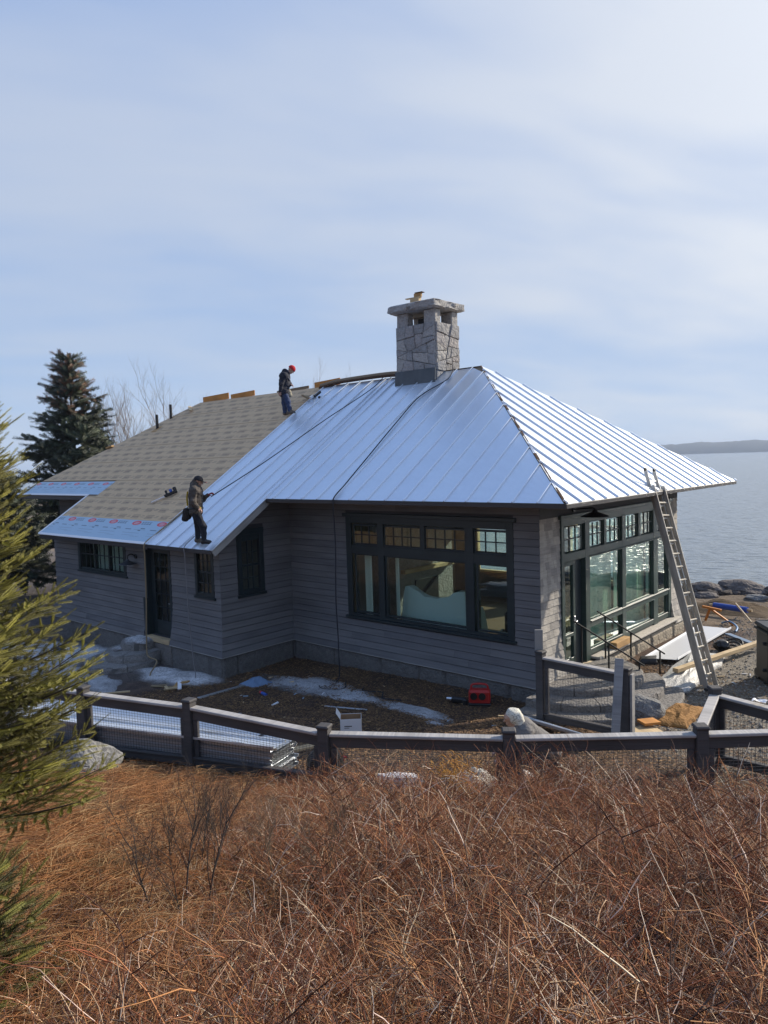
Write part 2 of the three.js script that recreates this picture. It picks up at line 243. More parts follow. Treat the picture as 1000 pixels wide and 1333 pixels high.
{
  const axis = (a, b, fa, fb, step, ratio) => { const L = []; for (let v = fa; v <= fb + 1e-6; v += step) L.push(v); let s = step, v = fb; while (v < b) { s *= ratio; v += s; L.push(Math.min(v, b)); } s = step; v = fa; while (v > a) { s *= ratio; v -= s; L.unshift(Math.max(v, a)); } return L; };
  const xs = axis(-420, 160, -22, 9, 0.12, 1.16), zs = axis(-60, 260, -19, 14, 0.12, 1.16);
  const nx = xs.length, nz = zs.length, pos = new Float32Array(nx * nz * 3), col = new Float32Array(nx * nz * 3), uv = new Float32Array(nx * nz * 2), idx = [];
  for (let j = 0; j < nz; j++) for (let i = 0; i < nx; i++) {
    const x = xs[i], z = zs[j], k = j * nx + i, y = ground(x, z), d = sideD(x, z);
    pos.set([x, y, z], k * 3); uv.set([x * 0.35, z * 0.35], k * 2);
    const n1 = fbm(x * 0.7, z * 0.7, 20, 4), n2 = fbm(x * 2.6, z * 2.6, 22, 3);
    let c = [0.080, 0.048, 0.034];                                   // dark bark mulch
    const mix = (q, t) => { c = [lerp(c[0], q[0], t), lerp(c[1], q[1], t), lerp(c[2], q[2], t)]; };
    mix([0.15, 0.088, 0.05], sstep(0.5, 0.75, n2) * 0.7);
    mix([0.17, 0.155, 0.15], sstep(-8.2, -11, x + 3 * (n1 - 0.5)) * sstep(9, 5, z) * 0.8);     // grey trodden mud by the far door
    mix([0.25, 0.225, 0.185], sstep(1.4, 2.6, x + 1.4 * (n1 - 0.5) - 0.9 * Math.max(0, z)) * sstep(-0.6, -1.4, d)); // gravel on the sea side
    mix([0.24, 0.19, 0.13], sstep(-9, -11, z + 2 * (n1 - 0.5)) * 0.6);
    mix([0.26, 0.15, 0.065], sstep(0.7, 1.8, d + 1.6 * (n1 - 0.5)) * 0.9);                    // dry russet bank
    mix([0.34, 0.25, 0.15], sstep(0.45, 0.8, n2) * sstep(1, 2, d) * 0.6);
    mix([0.19, 0.175, 0.165], sstep(seaShore(x) + 1.8, seaShore(x) + 0.4, z));
    col.set(c.map(v => v * lerp(0.8, 1.15, n2)), k * 3);
    if (i < nx - 1 && j < nz - 1) idx.push(k, k + nx, k + 1, k + 1, k + nx, k + nx + 1);
  }
  const g = new THREE.BufferGeometry(); g.setAttribute('position', new THREE.BufferAttribute(pos, 3)); g.setAttribute('color', new THREE.BufferAttribute(col, 3)); g.setAttribute('uv', new THREE.BufferAttribute(uv, 2)); g.setIndex(idx); g.computeVertexNormals();
  const m = new THREE.MeshStandardMaterial({ vertexColors: true, roughness: 1, map: rep(T.soil, 2.2, 2.2), bumpMap: rep(T.soilBump, 1.6, 1.6), bumpScale: 0.05 }); m.color.setRGB(1.25, 1.25, 1.25);
  tag(mesh('ground', g, m), null, null, null, 'structure');
}
{ // the sea, rippled, and the low wooded shore across it
  const g = new THREE.PlaneGeometry(9000, 4200, 1, 1); g.rotateX(-Math.PI / 2); g.translate(-1800, -3, -2100 - 8 + 0);
  const p = g.attributes.position, uv = new Float32Array(p.count * 2); for (let i = 0; i < p.count; i++) { const x = p.getX(i), z = p.getZ(i); uv[2 * i] = (x * 0.80 - z * 0.6) / 22; uv[2 * i + 1] = (x * 0.6 + z * 0.80) / 22; } g.setAttribute('uv', new THREE.BufferAttribute(uv, 2));
  const m = new THREE.MeshPhysicalMaterial({ color: lin(0.16, 0.185, 0.195), roughness: 0.15, ior: 1.36, bumpMap: rep(T.wave, 1, 1), bumpScale: 0.34 });
  tag(mesh('sea', g, m), null, null, null, 'structure');
  const N = 700, pos = [], idx = [], col = []; const ax = -4200, bx_ = 2600;
  for (let i = 0; i <= N; i++) { const x = lerp(ax, bx_, i / N), zf = -2600 - 0.12 * x + 90 * fbm(x * 0.002, 2, 2, 3); const env = 14 + 26 * fbm(x * 0.0016 + 9, 1, 1, 3) + 12 * fbm(x * 0.008, 3, 5, 3); const h = env + 3.5 * vnoise(x * 0.08, 1, 3) + 3 * vnoise(x * 0.21, 7, 1);
    const rows = [[zf, -3.5], [zf - 12, 1.5], [zf - 60, h * 0.45], [zf - 160, h * 0.8], [zf - 300, h], [zf - 520, h * 0.4], [zf - 600, -4]];
    for (const [z, y] of rows) { const yy = y + (y > 2 ? 3 * (vnoise(x * 0.05, z * 0.05, 6) - 0.5) : 0); pos.push(x, yy, z); const t = vnoise(x * 0.02, z * 0.03, 9); col.push(0.035 + 0.02 * t, 0.042 + 0.02 * t, 0.045 + 0.015 * t); }
    if (i < N) for (let r = 0; r < 6; r++) { const a = i * 7 + r; idx.push(a, a + 7, a + 1, a + 1, a + 7, a + 8); } }
  const h = new THREE.BufferGeometry(); h.setAttribute('position', new THREE.BufferAttribute(new Float32Array(pos), 3)); h.setAttribute('color', new THREE.BufferAttribute(new Float32Array(col), 3)); h.setIndex(idx); h.computeVertexNormals();
  tag(mesh('hills', h, new THREE.MeshStandardMaterial({ vertexColors: true, roughness: 1, side: THREE.DoubleSide })), null, null, null, 'structure');
}

// ---------- the house ----------
const HE = 4.04, OV = 1.266, SL = 0.66, RN = V(0, 1, SL).normalize(), RR = V(SL, 1, 0).normalize();
const RX = -7.375, WL = -17.07, BL = -23.03, WZ = 3.04, MX = -10.36;     // rake, wing left eave, far left eave, wing eave, edge of the new metal
const RF = (x, z, o = 0) => [x, HE - SL * (z - OV) + RN.y * o, z + RN.z * o];                 // front slope
const RS = (x, z, o = 0) => [x + RR.x * o, HE - SL * (x - OV) + RR.y * o, z];                 // sea side slope
const house = thing('house', 'grey clapboard and shingle house, half its roof new metal, half brown underlayment', 'house');
const roof = mesh('roof', merge([
  slab([RF(BL, OV), RF(WL, OV), RF(WL, WZ), RF(RX, WZ), RF(RX, OV), RF(OV, OV), RF(-4.05, -4.05), RF(-17.71, -4.05)], [0, 1, SL], 0.13),
  slab([RS(OV, OV), RS(OV, -9.366), RS(-4.05, -4.05)], [SL, 1, 0], 0.13),
  slab([[OV, HE, -9.366], [BL, HE, -9.366], [-17.71, 7.55, -4.05], [-4.05, 7.55, -4.05]], [0, 1, -SL], 0.13),
  slab([[BL, HE, -9.366], [BL, HE, OV], [-17.71, 7.55, -4.05]], [-SL, 1, 0], 0.13)]), M.deck, house);
// standing seam panels of the front slope
function slopePanel(P, a0, a1, top0, top1, bot, off, mat, seamEnd) {
  const pos = [], uv = [], n = 14, R = rng(a0 * 977 | 0); const ph = R() * 9;
  const pt = (t, s, o) => { const a = lerp(a0, a1, t), tp = lerp(top0, top1, t); return P(a, lerp(bot, tp, s), o); };
  const Lu = Math.abs(a1 - a0), cols = 4;
  for (let i = 0; i < n; i++) for (let c = 0; c < cols; c++) { const o = (t, s) => off + 0.0007 * (vnoise(t * 2 + ph, s * 9, ph) - 0.5) * Math.sin(Math.PI * t) * 2; const q = [[c / cols, i / n], [(c + 1) / cols, i / n], [(c + 1) / cols, (i + 1) / n], [c / cols, (i + 1) / n]]; for (const k of [0, 1, 2, 0, 2, 3]) { const [t, s] = q[k]; pos.push(...pt(t, s, o(t, s))); uv.push(a0 + t * Lu, s * 7 + ph); } }
  const g = new THREE.BufferGeometry(); g.setAttribute('position', new THREE.BufferAttribute(new Float32Array(pos), 3)); g.setAttribute('uv', new THREE.BufferAttribute(new Float32Array(uv), 2));
  const m = toCreasedNormals(g, 0.3);
  const list = [m];
  const rib = (t, w) => { const A = pt(t, 0, off), B = pt(t, 1, off), up = V(...pt(t, 0, off + 1)).sub(V(...A)).normalize(); const dn = V(...pt(t, 0, off)).sub(V(...pt(t, 1, off))).normalize(); const h = 0.042; const a = V(...A).addScaledVector(up, h / 2).addScaledVector(dn, 0.012), b = V(...B).addScaledVector(up, h / 2); list.push(beam(a.toArray(), b.toArray(), w, h, 0.004, up)); };
  rib(seamEnd, 0.028);
  return merge(list);
}
{
  const PW = 0.5537, x0 = 0.15; let k = 0;
  const zt = x => x > -4.05 ? x : -4.05;
  for (let i = -2; i < 19; i++) {
    let a = x0 - PW * (i + 1), b = x0 - PW * i; if (b > OV) b = OV; if (a >= b) continue; if (a < MX) a = MX; if (b <= MX + 0.05) break;
    const low = (a + b) / 2 < RX ? WZ : OV;
    const parts = (a < RX && b > RX) ? [[a, RX, WZ], [RX, b, OV]] : [[a, b, low]];
    for (const [p, q, bt] of parts) {
      const near = (p > -6.9 && q < -5.1);
      mesh('metal_panel', slopePanel(RF, p, q, Math.min(zt(p), bt - 0.02) + 0.04, Math.min(zt(q), bt - 0.02) + 0.04, bt + 0.02, 0.012, M.metal[k++ % 3], 0), null && near, roof);
    }
  }
  for (const m of roof.children) { m.material = M.metal[(Math.abs(Math.round(m.id * 7))) % 3]; }
  roof.children.forEach((m, i) => { m.material = M.metal[i % 3]; });
  const xt = z => z > -4.05 ? z : -8.1 - z;
  let j = 0;
  for (let i = -1; i < 18; i++) { let b = 0.68 - 0.56 * i, a = b - 0.56; if (b > OV) b = OV; if (a < -9.366) a = -9.366; if (b - a < 0.05) continue;
    const P = (zz, xx, o) => RS(xx, zz, o);
    if (a < -4.05 && b > -4.05) { mesh('metal_panel', slopePanel(P, a, -4.05, xt(a) - 0.04, -4.09, OV + 0.02, 0.012, null, 0), M.metal[j++ % 3], roof); mesh('metal_panel', slopePanel(P, -4.05, b, -4.09, xt(b) - 0.04, OV + 0.02, 0.012, null, 1), M.metal[j++ % 3], roof); continue; }
    mesh('metal_panel', slopePanel(P, a, b, Math.min(xt(a), OV) - 0.04, Math.min(xt(b), OV) - 0.04, OV + 0.02, 0.012, null, b > -4.05 ? 1 : 0), M.metal[j++ % 3], roof); }
  // edge trims, ridge roll, exposed hip strip
  const trim = (name, g, m) => mesh(name, g, m, roof);
  trim('eave_trim', beam([RX, HE - 0.045, OV + 0.03], [OV + 0.03, HE - 0.045, OV + 0.03], 0.03, 0.10), M.gutter);
  trim('eave_trim', beam([OV + 0.03, HE - 0.05, OV + 0.03], [OV + 0.03, HE - 0.05, -9.37], 0.03, 0.085), M.gutter);
  { const a = RF(MX, WZ + 0.03, -0.05), b = RF(RX, WZ + 0.03, -0.05); trim('eave_trim', beam(a, b, 0.03, 0.10), M.gutter); }
  { const a = RF(RX + 0.02, WZ + 0.03, -0.075), b = RF(RX + 0.02, OV, -0.075); trim('rake_board', beam(a, b, 0.035, 0.2, 0.006, RN), M.tableTrim); const c = RF(RX + 0.03, WZ + 0.03, 0.02), d = RF(RX + 0.03, OV - 0.2, 0.02); trim('rake_trim', beam(c, d, 0.08, 0.03, 0.006, RN), M.metalTrim); }
  { const a = RF(MX - 0.02, -4.05, 0.008), b = RF(MX - 0.02, WZ, 0.008); trim('seam_edge', beam(a, b, 0.05, 0.02, 0.004, RN), M.rust); }
  const capPts = [-10.6, -9.9, -8.6, -7.4, -6.9].map((x, i) => [x, 7.55 + [0.02, 0.10, 0.13, 0.12, 0.08][i], -4.05]);
  trim('ridge_roll', tube(capPts, 0.085, 30, 7), wood([0.26, 0.19, 0.12], 1)); trim('ridge_roll', tube(capPts.map(p => [p[0], p[1] - 0.06, p[2] + 0.09]), 0.045, 30, 6), M.rust);
  trim('ridge_strip', beam([-6.7, 7.555, -4.05], [-4.05, 7.555, -4.05], 0.1, 0.012), M.rust);
  { const R = rng(5); for (let i = 0; i < 26; i++) { const t0 = i / 26, t1 = (i + 0.97) / 26; const p = t => { const v = lerp(-4.05, OV, t); return [v, HE - SL * (v - OV) + 0.004, v]; }; const a = p(t0), b = p(t1); a[1] += R() * 0.02; b[1] += R() * 0.02; trim('hip_strip', beam(a, b, 0.035 + 0.035 * R(), 0.018, 0.004), R() < 0.72 ? M.rust : M.metalTrim); } }
}
// brown underlayment in lapped sheets, blue membrane along the old eaves
{
  const mkCanvas = (w, h, draw) => { const c = document.createElement('canvas'); c.width = w; c.height = h; draw(c.getContext('2d')); const t = new THREE.CanvasTexture(c); t.colorSpace = THREE.SRGBColorSpace; t.wrapS = t.wrapT = THREE.RepeatWrapping; t.anisotropy = 8; return t; };
  const R = rng(77);
  const print = mkCanvas(1024, 512, g => { g.fillStyle = '#cfb18a'; g.fillRect(0, 0, 1024, 512);
    for (let i = 0; i < 5000; i++) { g.fillStyle = R() < 0.5 ? 'rgba(190,172,148,0.25)' : 'rgba(110,95,78,0.22)'; g.fillRect(R() * 1024, R() * 512, 20 * R() + 2, 2); }
    const logo = (x, y, s) => { g.strokeStyle = g.fillStyle = 'rgba(74,64,66,0.92)'; g.lineWidth = 6 * s; g.strokeRect(x, y, 270 * s, 74 * s); let cx = x + 20 * s; while (cx < x + 245 * s) { const w = (12 + 12 * R()) * s; g.fillRect(cx, y + 18 * s, w * 0.45, 40 * s); g.fillRect(cx, y + 18 * s, w, 8 * s); if (R() < 0.6) g.fillRect(cx, y + 35 * s, w, 7 * s); cx += w + 8 * s; } };
    for (const [x, y] of [[40, 40], [540, 40], [250, 190], [760, 190], [60, 350], [560, 350]]) { logo(x, y, 0.95); g.fillStyle = 'rgba(95,84,80,0.75)'; g.fillRect(x + 310, y + 24, 140, 7); g.fillRect(x + 340, y + 52, 90, 7); }
    g.fillStyle = 'rgba(96,84,76,0.75)'; g.fillRect(0, 236, 1024, 4); g.fillRect(0, 492, 1024, 3); });
  const um = new THREE.MeshStandardMaterial({ map: print, roughness: 0.85, bumpMap: rep(T.can, 0.8, 0.8), bumpScale: 0.03 });
  const blue = mkCanvas(1024, 512, g => { g.fillStyle = '#9db9cd'; g.fillRect(0, 0, 1024, 512);
    for (let i = 0; i < 4; i++) { const x = 30 + i * 256; g.strokeStyle = '#d23a45'; g.fillStyle = '#cf3f4a'; g.lineWidth = 16; g.beginPath(); g.ellipse(x + 48, 95, 44, 54, 0, 0, 7); g.fill(); g.fillStyle = '#c9d8e2'; g.fillRect(x + 24, 74, 44, 7); g.fillRect(x + 22, 94, 50, 6); g.fillRect(x + 28, 114, 38, 6); g.fillStyle = '#cf3f4a';
      g.fillStyle = '#56677a'; for (let q = 0; q < 4; q++) { g.fillRect(x + 104 + q * 25, 62, 12, 30); g.fillRect(x + 104 + q * 25, 62, 20, 8); g.fillRect(x + 104 + q * 25, 102, 19, 24); }
      g.fillStyle = '#5e7388'; g.fillRect(x, 238, 62, 20); g.fillRect(x + 90, 250, 120, 6); g.fillRect(x + 10, 330, 170, 6); 
      g.fillStyle = '#273444'; g.fillRect(x + 150, 215, 44, 16); g.fillRect(x + 140, 262, 26, 16); g.fillStyle = '#6d8496'; g.fillRect(x + 20, 385, 130, 5); g.fillRect(x + 120, 408, 90, 5); } });
  const bm = new THREE.MeshStandardMaterial({ map: blue, roughness: 0.42, bumpMap: rep(T.can, 0.8, 0.8), bumpScale: 0.012 });
  // sheet between two x limits (functions of z) and two z values
  const sheet = (xa, xb, z0, z1, o0, o1, mat, uvs, seed, name) => { const nx = 60, nz = 6, pos = [], uv = [], idx = []; for (let j = 0; j <= nz; j++) for (let i = 0; i <= nx; i++) { const z = lerp(z0, z1, j / nz), x = lerp(xa(z), xb(z), i / nx); const o = lerp(o0, o1, j / nz) + 0.010 * (fbm(x * 1.6, z * 3 + seed, seed, 3) - 0.3) * (j > 0 && j < nz ? 1 : 0.45); pos.push(...RF(x, z, Math.max(o, 0.003))); uv.push(uvs(x, z, j / nz)[0], uvs(x, z, j / nz)[1]); if (i < nx && j < nz) { const k = j * (nx + 1) + i; idx.push(k, k + nx + 2, k + 1, k, k + nx + 1, k + nx + 2); } }
    const g = new THREE.BufferGeometry(); g.setAttribute('position', new THREE.BufferAttribute(new Float32Array(pos), 3)); g.setAttribute('uv', new THREE.BufferAttribute(new Float32Array(uv), 2)); g.setIndex(idx); g.computeVertexNormals(); return mesh(name, g, mat, roof); };
  const hipL = z => z > OV ? WL : (z > -4.05 ? BL + (OV - z) : -17.71);
  const zs = [-4.04, -3.25, -2.35, -1.45, -0.55, 0.45, 1.3, 2.18];
  for (let i = 0; i < 7; i++) { const a = zs[i], b = zs[i + 1] + 0.06; const ph = i * 0.37;
    const xa = z => i < 5 ? hipL(z) + 0.03 : (i === 5 ? -16.42 : WL + 0.05);
    sheet(xa, () => MX - 0.02, a, b, 0.006, 0.016, um, (x, z, t) => [x / 1.55 + ph, t * 1.0], i + 3, 'underlayment'); }
  sheet(z => BL + Math.max(0, (OV - z)) + 0.0, z => -16.4, 0.56, OV - 0.05, 0.008, 0.012, bm, (x, z, t) => [x / 4.3, 1 - t], 21, 'membrane_strip');
  sheet(() => WL, () => MX - 0.02, 2.2, WZ - 0.05, 0.014, 0.012, bm, (x, z, t) => [x / 5.4 + 0.05, 1 - t], 22, 'membrane_strip');
  const edge = (a, b) => mesh('drip_edge', beam(a, b, 0.10, 0.03, 0.008, RN), M.white, roof);
  const face = (a, b) => mesh('fascia', beam(a, b, 0.03, 0.12, 0.006), M.gutter, roof);
  edge(RF(BL, OV - 0.02, 0.012), RF(WL, OV - 0.02, 0.012)); edge(RF(WL - 0.02, OV + 0.04, 0.012), RF(WL - 0.02, WZ, 0.012)); edge(RF(WL, WZ - 0.01, 0.012), RF(MX, WZ - 0.01, 0.012));
  face([BL, HE - 0.1, OV + 0.02], [WL, HE - 0.1, OV + 0.02]); { const a = RF(WL, WZ + 0.03, -0.09), b = RF(MX, WZ + 0.03, -0.09); face(a, b); }
}
// walls: a hollow shell with real openings
const fl = y => y < 1.25 ? 0.17 * Math.pow((1.25 - y) / 1.25, 2) : 0;        // the cladding kicks out towards the stone base
const Wz = z0 => (u, y, o) => [u, y, z0 + o];           // wall facing +z
const Wx = x0 => (u, y, o) => [x0 + o, y, u];           // wall facing +x
const wbox = (W, u0, u1, y0, y1, o0, o1, ch = 0) => bx(W(u0, y0, o0), W(u1, y1, o1), ch);
function shell(W, u0, u1, top, holes, th = 0.16) { const g = []; const hs = [...holes].sort((a, b) => a[0] - b[0]); let u = u0; for (const [a, b, c, d] of hs) { if (a > u) g.push(wbox(W, u, a, -0.3, top, -th, 0)); g.push(wbox(W, a, b, -0.3, c, -th, 0)); if (d < top) g.push(wbox(W, a, b, d, top, -th, 0)); u = b; } if (u < u1) g.push(wbox(W, u, u1, -0.3, top, -th, 0)); return g; }
const EXP = 0.168;
// one lapped clapboard from u0 to u1, mitred at its ends where they are building corners
function lap(W, u0, u1, y, e0, e1, h = EXP - 0.014) {
  if (W(1, 0, 0)[2] - W(0, 0, 0)[2] > 0.5) [u0, u1, e0, e1] = [u1, u0, e1, e0];
  const yb = y, yt = y + h, ob = 0.036 + fl(yb), ot = 0.024 + fl(yt), ib = 0, it = 0;
  const at = (u, e, yy, o) => W(u + e * o, yy, o);
  return hexa([at(u0, e0, yb, ob), at(u1, e1, yb, ob), at(u1, e1, yb, ib), at(u0, e0, yb, ib), at(u0, e0, yt, ot), at(u1, e1, yt, ot), at(u1, e1, yt, it), at(u0, e0, yt, it)]);
}
function clad(wall, W, u0, u1, e0, e1, top, holes, flip, seed, cut) {
  const R = rng(seed); let n = 0;
  for (let y = 0; y < top - 0.05; y += EXP) {
    const h = Math.min(EXP - 0.014, top - y), ym = y + EXP / 2; let segs = [[u0, u1, e0, e1]];
    if (cut) { const c = cut(y + h); if (c) { segs = [[Math.max(u0, c[0]), Math.min(u1, c[1]), e0, c[1] < u1 ? 0 : e1]]; } }
    for (const [a, b, c, d] of holes) if (ym > c && ym < d) segs = segs.flatMap(([p, q, e, f]) => q <= a || p >= b ? [[p, q, e, f]] : [...(p < a ? [[p, a, e, 0]] : []), ...(q > b ? [[b, q, 0, f]] : [])]);
    for (let [p, q, e, f] of segs) { if (q - p < 0.04) continue; const cuts = [p]; let c = p + 1.2 + R() * 3; while (c < q - 0.9) { cuts.push(c); c += 2.4 + R() * 2.4; } cuts.push(q);
      for (let i = 0; i < cuts.length - 1; i++) mesh("clapboard", lap(W, cuts[i] + (i ? 0.0025 : 0), cuts[i + 1], y + 0.003 * (R() - 0.5), i ? 0 : e, i === cuts.length - 2 ? f : 0, h), M.clap[(R() * 4) | 0], wall); n++; }
  }
}
const wallFront = mesh('wall', merge(shell(Wz(0), -7.9, 0, 4.7, [[-5.62, -0.64, 0.93, 3.50]])), M.frieze, house);
clad(wallFront, Wz(0), -7.9, 0, 1, 1, 4.4, [[-5.66, -0.61, 0.90, 3.62]], 0, 11);
const wallWing = mesh('wall', merge(shell(Wz(2.45), -17.2, -7.9, 2.98, [[-15.45, -12.6, 1.8, 2.72], [-11.4, -10.22, 0.12, 2.66], [-8.9, -8.2, 1.58, 2.74]])), M.frieze, house);
clad(wallWing, Wz(2.45), -17.2, -7.9, -1, 1, 2.95, [[-15.52, -12.53, 1.73, 2.9], [-11.5, -10.14, 0, 2.78], [-8.97, -8.13, 1.5, 2.9]], 0, 12);
const wallSide = mesh('wall', merge([...shell(Wx(-7.9), 0, 2.45, 2.95, [[1.08, 1.84, 1.58, 2.95]]), slab([[-7.9, 2.95, 2.45], [-7.9, 2.95, 1.84], [-7.9, 3.5, 1.84], [-7.9, 3.42, 1.84], [-7.9, 3.0, 2.45]], [1, 0, 0], 0.16), wbox(Wx(-7.9), 0, 1.08, 2.95, 4.0, -0.16, 0), wbox(Wx(-7.9), 1.08, 1.84, 3.24, 3.42, -0.16, 0)]), M.frieze, house);
clad(wallSide, Wx(-7.9), 0, 2.45, 1, 1, 4.2, [[1.00, 1.92, 1.5, 3.36]], 1, 13, y => { const z = OV + (HE - 0.17 - y) / SL; return z < 2.45 ? [0, Math.max(z, 0.1)] : null; });
const wallSea = mesh('wall', merge(shell(Wx(0), -8.1, 0, 4.7, [[-7.45, -0.95, 0.1, 3.50]])), M.frieze, house);
mesh('wall', merge([...shell(Wz(-8.1), -22, 0, 4.7, [[-7.0, -4.4, 0.9, 3.5], [-3.4, -0.9, 0.9, 3.5]], -0.16), ...shell(Wx(-22), -8.1, 0, 4.6, [], -0.16), ...shell(Wx(-17.2), 0, 2.45, 3.0, [], -0.16)]), M.frieze, house);
const wallFar = mesh('wall', merge(shell(Wz(0), -22, -17.2, 4.6, [])), M.frieze, house); clad(wallFar, Wz(0), -22, -17.2, 0, 0, 4.3, [], 0, 14);
mesh('partition', bx([-8.05, 0, -8], [-7.92, 4.3, -0.2]), M.plaster, house);
mesh('room_floor', bx([-7.9, -0.1, -8.0], [-0.17, 0.04, -0.17]), M.floorIn, house);
mesh('ceiling', bx([-7.9, 4.15, -8.0], [-0.17, 4.22, -0.17]), M.ceilIn, house);
mesh('skirting_lining', merge([bx([-7.9, 0.04, -0.20], [-5.7, 4.15, -0.162]), bx([-5.7, 0.04, -0.20], [-0.5, 0.9, -0.162]), bx([-5.7, 3.55, -0.20], [-0.2, 4.15, -0.162])]), M.plaster, house);
// shingles of the sea side piers
{
  const R = rng(21);
  const zone = (a, b, e0, e1, flareIn) => { for (let y = -0.02; y < 3.62; y += EXP) { let z = a; while (z < b - 0.01) { let w = 0.11 + 0.11 * R(); if (b - z - w < 0.06) w = b - z; const f = z === a ? e0 : 0, l = z + w >= b - 1e-6 ? e1 : 0; const jit = 0.006 * (R() - 0.5), yb = y + jit, yt = y + EXP + 0.03, ob = 0.026 + fl(yb) + 0.006 * R(), ot = 0.010 + fl(yt), g = 0.003; const at = (u, e, yy, o) => [o, yy, u + e * o];
    const z0 = z + (f ? 0 : g / 2), z1 = z + w - (l ? 0 : g / 2);
    mesh('shingle', hexa([at(z1, l, yb, ob), at(z0, f, yb, ob), at(z0, f, yb, 0), at(z1, l, yb, 0), at(z1, l, yt, ot), at(z0, f, yt, ot), at(z0, f, yt, 0), at(z1, l, yt, 0)]), M.shingle[(R() * 5) | 0], wallSea); z += w; } } };
  zone(-0.90, 0, 0, 1); zone(-8.1, -7.50, -1, 0);
  mesh('frieze_board', merge([bx([0.002, 3.60, -8.12], [0.03, 4.02, 0.02]), bx([0.002, 4.024, -8.12], [0.05, 4.5, 0.02])]), M.frieze, wallSea);
}
// stone base and water table
{
  const F = (a, b) => bx(a, b, 0.02), t = -0.012;
  const R = rng(31);
  const run = (W, u0, u1, o, bot, mat = M.foundation) => { let u = u0; while (u < u1 - 0.01) { let w = 0.7 + R() * 1.3; if (u1 - u - w < 0.5) w = u1 - u; const g = boxUV(subdiv(W, u + 0.004, u + w - 0.004, bot, t, o, R() * 99)); mesh('foundation_stone', g, mat, base); u += w; } };
  function subdiv(W, u0, u1, y0, y1, o, s) { const nu = Math.ceil((u1 - u0) / 0.09), ny = Math.ceil((y1 - y0) / 0.09), pos = []; const P = (i, j) => { const u = lerp(u0, u1, i / nu), y = lerp(y0, y1, j / ny), e = Math.min(i, nu - i, j, ny - j); return W(u, y, o + (e === 0 ? -0.05 : 0.05 * (fbm(u * 4 + s, y * 4, s, 3) - 0.5))); };
    for (let i = 0; i < nu; i++) for (let j = 0; j < ny; j++) { const q = [P(i, j), P(i + 1, j), P(i + 1, j + 1), P(i, j + 1)]; const f = W(0, 0, 1)[0] - W(0, 0, 0)[0] > 0.5 ? [0, 2, 1, 0, 3, 2] : [0, 1, 2, 0, 2, 3]; for (const k of f) pos.push(...q[k]); }
    const g = new THREE.BufferGeometry(); g.setAttribute('position', new THREE.BufferAttribute(new Float32Array(pos), 3)); g.computeVertexNormals(); return g; }
  const base = mesh('stone_base', merge([bx([-22, -1.6, -8.2], [0.1, t - 0.005, 0.1]), bx([-17.25, -1.6, 0], [-7.8, t - 0.006, 2.55])]), M.mortar, house);
  run(Wz(0), -7.75, 0.17, 0.17, -1.0); run(Wz(2.45), -17.4, -11.5, 0.17, -1.2); run(Wz(2.45), -10.14, -7.73, 0.17, -1.2); run(Wx(-7.9), 0.14, 2.62, 0.17, -1.1); run(Wx(0), -8.3, 0.17, 0.17, -1.0, M.stoneWarm);
  const wt = (a, b, w) => mesh('water_table', beam(a, b, w, 0.022, 0.004), M.tableTrim, house);
  wt([-7.72, 0, 0.18], [0.2, 0, 0.18], 0.06); wt([-17.4, 0, 2.63], [-11.5, 0, 2.63], 0.06); wt([-10.14, 0, 2.63], [-7.69, 0, 2.63], 0.06); wt([-7.72, 0, 0.2], [-7.72, 0, 2.6], 0.06);
}
